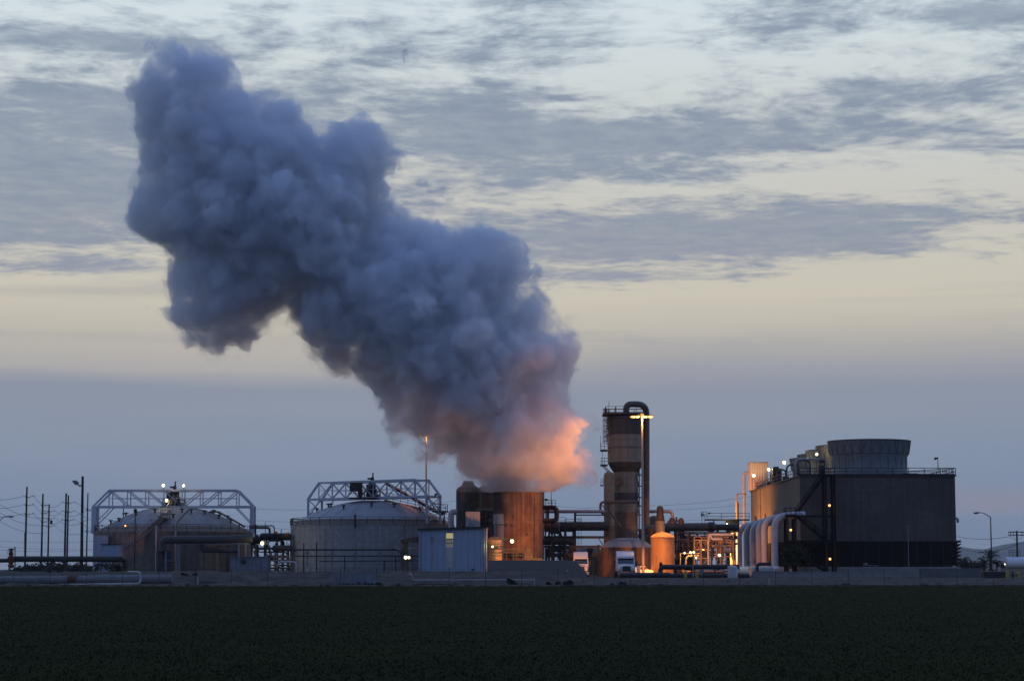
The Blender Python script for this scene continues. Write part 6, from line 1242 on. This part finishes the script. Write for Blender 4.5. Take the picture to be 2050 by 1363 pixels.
def build_plume():
    rs = np.random.RandomState(5)
    base = W(700, 600, PY0)
    m = PY0 / FP                                    # metres per photo pixel, about
    pts = np.array([[W(x, y, PY0).x, W(x, y, PY0).z] for x, y in PLUME])
    a = pts; b = np.roll(pts, -1, 0)
    def dist_in(q):
        d = b - a
        t = np.clip(((q[:, None] - a) * d).sum(-1) / (d * d).sum(-1), 0, 1)
        dd = np.sqrt(((a + t[..., None] * d - q[:, None]) ** 2).sum(-1)).min(1)
        c = (a[:, 1] > q[:, None, 1]) != (b[:, 1] > q[:, None, 1])
        with np.errstate(divide='ignore', invalid='ignore'):
            xi = (b[:, 0] - a[:, 0]) * (q[:, None, 1] - a[:, 1]) / (b[:, 1] - a[:, 1]) + a[:, 0]
        ins = ((c & (q[:, None, 0] < xi)).sum(1) % 2) == 1
        return np.where(ins, dd, -dd)
    lo = pts.min(0); hi = pts.max(0)
    q = rs.uniform(lo, hi, size=(16000, 2)); d = dist_in(q)
    q = q[d > .5]; d = d[d > .5]
    sph = []
    # big body first, then billows pushed towards the faces
    o = np.argsort(-d)
    taken = []
    for k in o:
        r = min(d[k], 11.0)
        if all((q[k][0] - t[0]) ** 2 + (q[k][1] - t[1]) ** 2 > (.36 * max(r, 1.1)) ** 2 for t in taken):
            taken.append((q[k][0], q[k][1])); sph.append((q[k][0], PY0 + rs.uniform(-.2, .2) * r, q[k][1], r - .25))
    n0 = len(sph)
    for k in rs.choice(len(q), 620, replace=False):
        D = min(d[k], 13.0)
        r = min(d[k] * rs.uniform(.55, .95), rs.uniform(2.2, 5.6))
        T = max(D * 1.05 - r * .55, 0)
        sgn = -1 if rs.rand() < .62 else 1
        sph.append((q[k][0], PY0 + sgn * T * rs.uniform(.75, 1.05), q[k][1], r))
    for (x, y, r) in [(1172,838,7),(1181,844,9),(1190,850,6),(1175,860,6)]:
        c = W(x, y, PY0 + 11); sph.append((c.x, c.y, c.z, r * m * 1.4))
    # loose puffs beside the column
    for (x, y, r) in [(1163,948,12),(1173,957,11),(1158,938,10),(1178,946,7),(1150,935,11),(1130,945,14),(1095,968,9),(1105,966,7),
                      (938,968,7),(930,966,5),(1040,978,30),(1010,980,18),(1065,980,18),(815,882,9),(828,890,8),(843,895,9),(858,905,8),(870,908,7),(806,876,7),(850,884,6),
                      (770,75,4),(785,92,5),(798,106,4),(752,62,4),(716,46,4),(735,52,4),(822,6,4),(846,16,4),(702,98,4),(930,412,6),(946,424,6),(960,404,5),(892,392,5),(862,402,5),(850,372,4),(560,650,5),(585,690,4),(665,742,7),(690,752,6),(476,712,5),(440,722,4),
                      (340,575,4),(330,590,3)]:
        c = W(x, y, PY0 - 1); sph.append((c.x, c.y + rs.uniform(-1, 1), c.z, r * m * 1.5))
    sph = np.array(sph)
    h = .34
    L = (sph[:, :3] - sph[:, 3:] ).min(0) - 4; H = (sph[:, :3] + sph[:, 3:]).max(0) + 4
    N = np.ceil((H - L) / h).astype(int)
    F = np.full(N, 9.0, np.float32)
    ax = [L[i] + h * np.arange(N[i]) for i in range(3)]
    K = 1.1
    for (x, y, z, r) in sph:
        s = [slice(max(0, int((c - r - 4 - L[i]) / h)), min(N[i], int((c + r + 4 - L[i]) / h) + 1)) for i, c in enumerate((x, y, z))]
        g = np.sqrt((ax[0][s[0]] - x)[:, None, None] ** 2 + (ax[1][s[1]] - y)[None, :, None] ** 2 + (ax[2][s[2]] - z)[None, None, :] ** 2) - r
        v = F[s[0], s[1], s[2]]
        hh = np.maximum(K - np.abs(v - g), 0) / K
        F[s[0], s[1], s[2]] = np.minimum(v, g) - hh * hh * K * .25
    F0 = F
    obs = []
    mouth = Z(983, 330)
    # the same cloud as three nested bodies of vapour: thin torn veil, body, dense heart
    for (nm, iso, octs, dens, sd0, par) in (
            ('steam_plume', 1.0, ((7.5, 2.5, 1), (3.4, 1.6, 2), (1.7, 1.5, 3), (.95, 1.3, 4)), .05, 0, None),
            ('steam_body', .45, ((7.5, 2.5, 1), (3.4, 1.5, 2), (1.7, 1.0, 3), (.95, .7, 4)), .58, 0, 0),
            ):
        F = F0.copy() - iso
        band = np.nonzero(np.abs(F) < 4.2)
        P = np.stack([ax[i][band[i]] for i in range(3)], 1)
        big = perlin(P, 14.0, 9)
        P2 = P + np.stack([perlin(P, 6.0, 21), perlin(P, 6.0, 22), perlin(P, 6.0, 23)], 1) * 2.4
        P2 = P2 + np.stack([perlin(P, 2.4, 31), perlin(P, 2.4, 32), perlin(P, 2.4, 33)], 1) * .8
        disp = 0
        for (s, am, sd) in octs:
            if nm == 'steam_plume' and s < 2.5: disp = disp + am * perlin(P2, s, sd)              # torn, not billowed
            else: disp = disp + am * (np.abs(perlin(P2, s, sd)) * 2 - .42)
        near = np.clip((P[:, 2] - (mouth + .5)) / 6.0, .2, 1)
        F[band] -= (disp * (1 + .8 * big) * near).astype(np.float32)
        F = np.maximum(F, (mouth + (.0, .05, .1)[len(obs)] - ax[2])[None, None, :].astype(np.float32))
        F[0] = F[-1] = 9; F[:, 0] = F[:, -1] = 9; F[:, :, 0] = F[:, :, -1] = 9
        me = nets(F, N, L, h, nm)
        mt = bpy.data.materials.new(nm); mt.use_nodes = True; nt = mt.node_tree
        nt.nodes.clear(); out = nt.nodes.new('ShaderNodeOutputMaterial'); pv = nt.nodes.new('ShaderNodeVolumePrincipled')
        pv.inputs['Color'].default_value = (.915, .94, .985, 1); pv.inputs['Density'].default_value = dens; pv.inputs['Anisotropy'].default_value = .15
        nt.links.new(pv.outputs[0], out.inputs['Volume']); me.materials.append(mt); mt.cycles.homogeneous_volume = nm == 'steam_plume'
        if nm == 'steam_body':                                        # uneven vapour: thick cores, thin torn gaps
            gg = nt.nodes.new('ShaderNodeTexCoord'); nz = nt.nodes.new('ShaderNodeTexNoise'); nz.inputs['Scale'].default_value = .21; nz.inputs['Detail'].default_value = 5; nz.inputs['Roughness'].default_value = .62; nz.inputs['Distortion'].default_value = .0
            nt.links.new(gg.outputs['Object'], nz.inputs['Vector']); mr = nt.nodes.new('ShaderNodeMapRange'); mr.inputs['From Min'].default_value = .42; mr.inputs['From Max'].default_value = .555
            mr.inputs['To Min'].default_value = .0; mr.inputs['To Max'].default_value = dens; nt.links.new(nz.outputs[0], mr.inputs[0]); nt.links.new(mr.outputs[0], pv.inputs['Density'])
            mt.cycles.volume_step_rate = .07; mt.cycles.volume_sampling = 'MULTIPLE_IMPORTANCE'
        ob = bpy.data.objects.new(nm, me); S.collection.objects.link(ob)
        if obs: ob.parent = obs[0]
        obs.append(ob)
    return tag(obs[0], 'huge blue grey steam plume rising from the open rusty tank, orange lit at its foot', 'steam', None, 'stuff')
def nets(F, N, L, h, name):
    """surface nets: turn the field into a closed mesh"""
    ins = F < 0
    c8 = [ins[i:N[0]-1+i, j:N[1]-1+j, k:N[2]-1+k] for i in (0, 1) for j in (0, 1) for k in (0, 1)]
    cnt = sum(c.astype(np.int8) for c in c8)
    act = np.nonzero((cnt > 0) & (cnt < 8))
    idx = np.full(np.array(N) - 1, -1, np.int64); idx[act] = np.arange(len(act[0]))
    A = np.stack(act, 1); corners = [(i, j, k) for i in (0, 1) for j in (0, 1) for k in (0, 1)]
    val = {c: F[A[:, 0] + c[0], A[:, 1] + c[1], A[:, 2] + c[2]] for c in corners}
    acc = np.zeros((len(A), 3)); n = np.zeros(len(A))
    for c in corners:
        for ax_ in range(3):
            if c[ax_] == 1: continue
            e = list(c); e[ax_] = 1; e = tuple(e)
            va, vb = val[c], val[e]; cr = (va < 0) != (vb < 0)
            t = np.where(cr, va / np.where(cr, va - vb, 1), 0)
            pnt = np.tile(np.array(c, float), (len(A), 1)); pnt[:, ax_] += t
            acc += np.where(cr[:, None], pnt, 0); n += cr
    V = (A + acc / n[:, None]) * h + L
    faces = []
    for ax_ in range(3):
        o = [0, 0, 0]; o[ax_] = 1
        a0 = ins[:N[0]-o[0], :N[1]-o[1], :N[2]-o[2]]; a1 = ins[o[0]:, o[1]:, o[2]:]
        I = np.stack(np.nonzero(a0 != a1), 1)
        u, v = [(1, 2), (2, 0), (0, 1)][ax_]
        I = I[(I[:, u] > 0) & (I[:, v] > 0)]
        du = np.zeros(3, int); du[u] = 1; dv = np.zeros(3, int); dv[v] = 1
        f = np.stack([idx[tuple((I - du - dv).T)], idx[tuple((I - dv).T)], idx[tuple(I.T)], idx[tuple((I - du).T)]], 1)
        fl = ~a0[tuple(I.T)]
        f[fl] = f[fl][:, ::-1]
        faces.append(f)
    Fc = np.concatenate(faces)
    me = bpy.data.meshes.new(name)
    me.vertices.add(len(V)); me.vertices.foreach_set('co', V.astype(np.float32).ravel())
    me.loops.add(len(Fc) * 4); me.loops.foreach_set('vertex_index', Fc.astype(np.int32).ravel())
    me.polygons.add(len(Fc)); me.polygons.foreach_set('loop_start', (np.arange(len(Fc)) * 4).astype(np.int32))
    me.update(calc_edges=True)
    return me
build_plume()
# ------------------------------------------------------------------ evening haze: one even body of air round camera and plant
def haze():
    x0, x1, y0, y1, z0, z1 = -6500, 6500, -400, 9500, -3.5, 210
    me = bpy.data.meshes.new('haze'); vs = [(x, y, z) for z in (z0, z1) for x, y in ((x0, y0), (x1, y0), (x1, y1), (x0, y1))]
    me.from_pydata(vs, [], [(0, 3, 2, 1), (4, 5, 6, 7), (0, 1, 5, 4), (1, 2, 6, 5), (2, 3, 7, 6), (3, 0, 4, 7)])
    m = bpy.data.materials.new('haze'); m.use_nodes = True; nt = m.node_tree; nt.nodes.clear()
    o_ = nt.nodes.new('ShaderNodeOutputMaterial'); v = nt.nodes.new('ShaderNodeVolumePrincipled'); v.inputs['Color'].default_value = (.86, .91, 1, 1)
    v.inputs['Density'].default_value = .00004; v.inputs['Anisotropy'].default_value = .3; nt.links.new(v.outputs[0], o_.inputs['Volume']); m.cycles.homogeneous_volume = True
    me.materials.append(m); o = bpy.data.objects.new('haze', me); S.collection.objects.link(o); tag(o, 'thin blue evening haze over the whole plain', 'haze', None, 'stuff')
haze()
for o in S.objects:
    if '_w' in o: del o['_w']
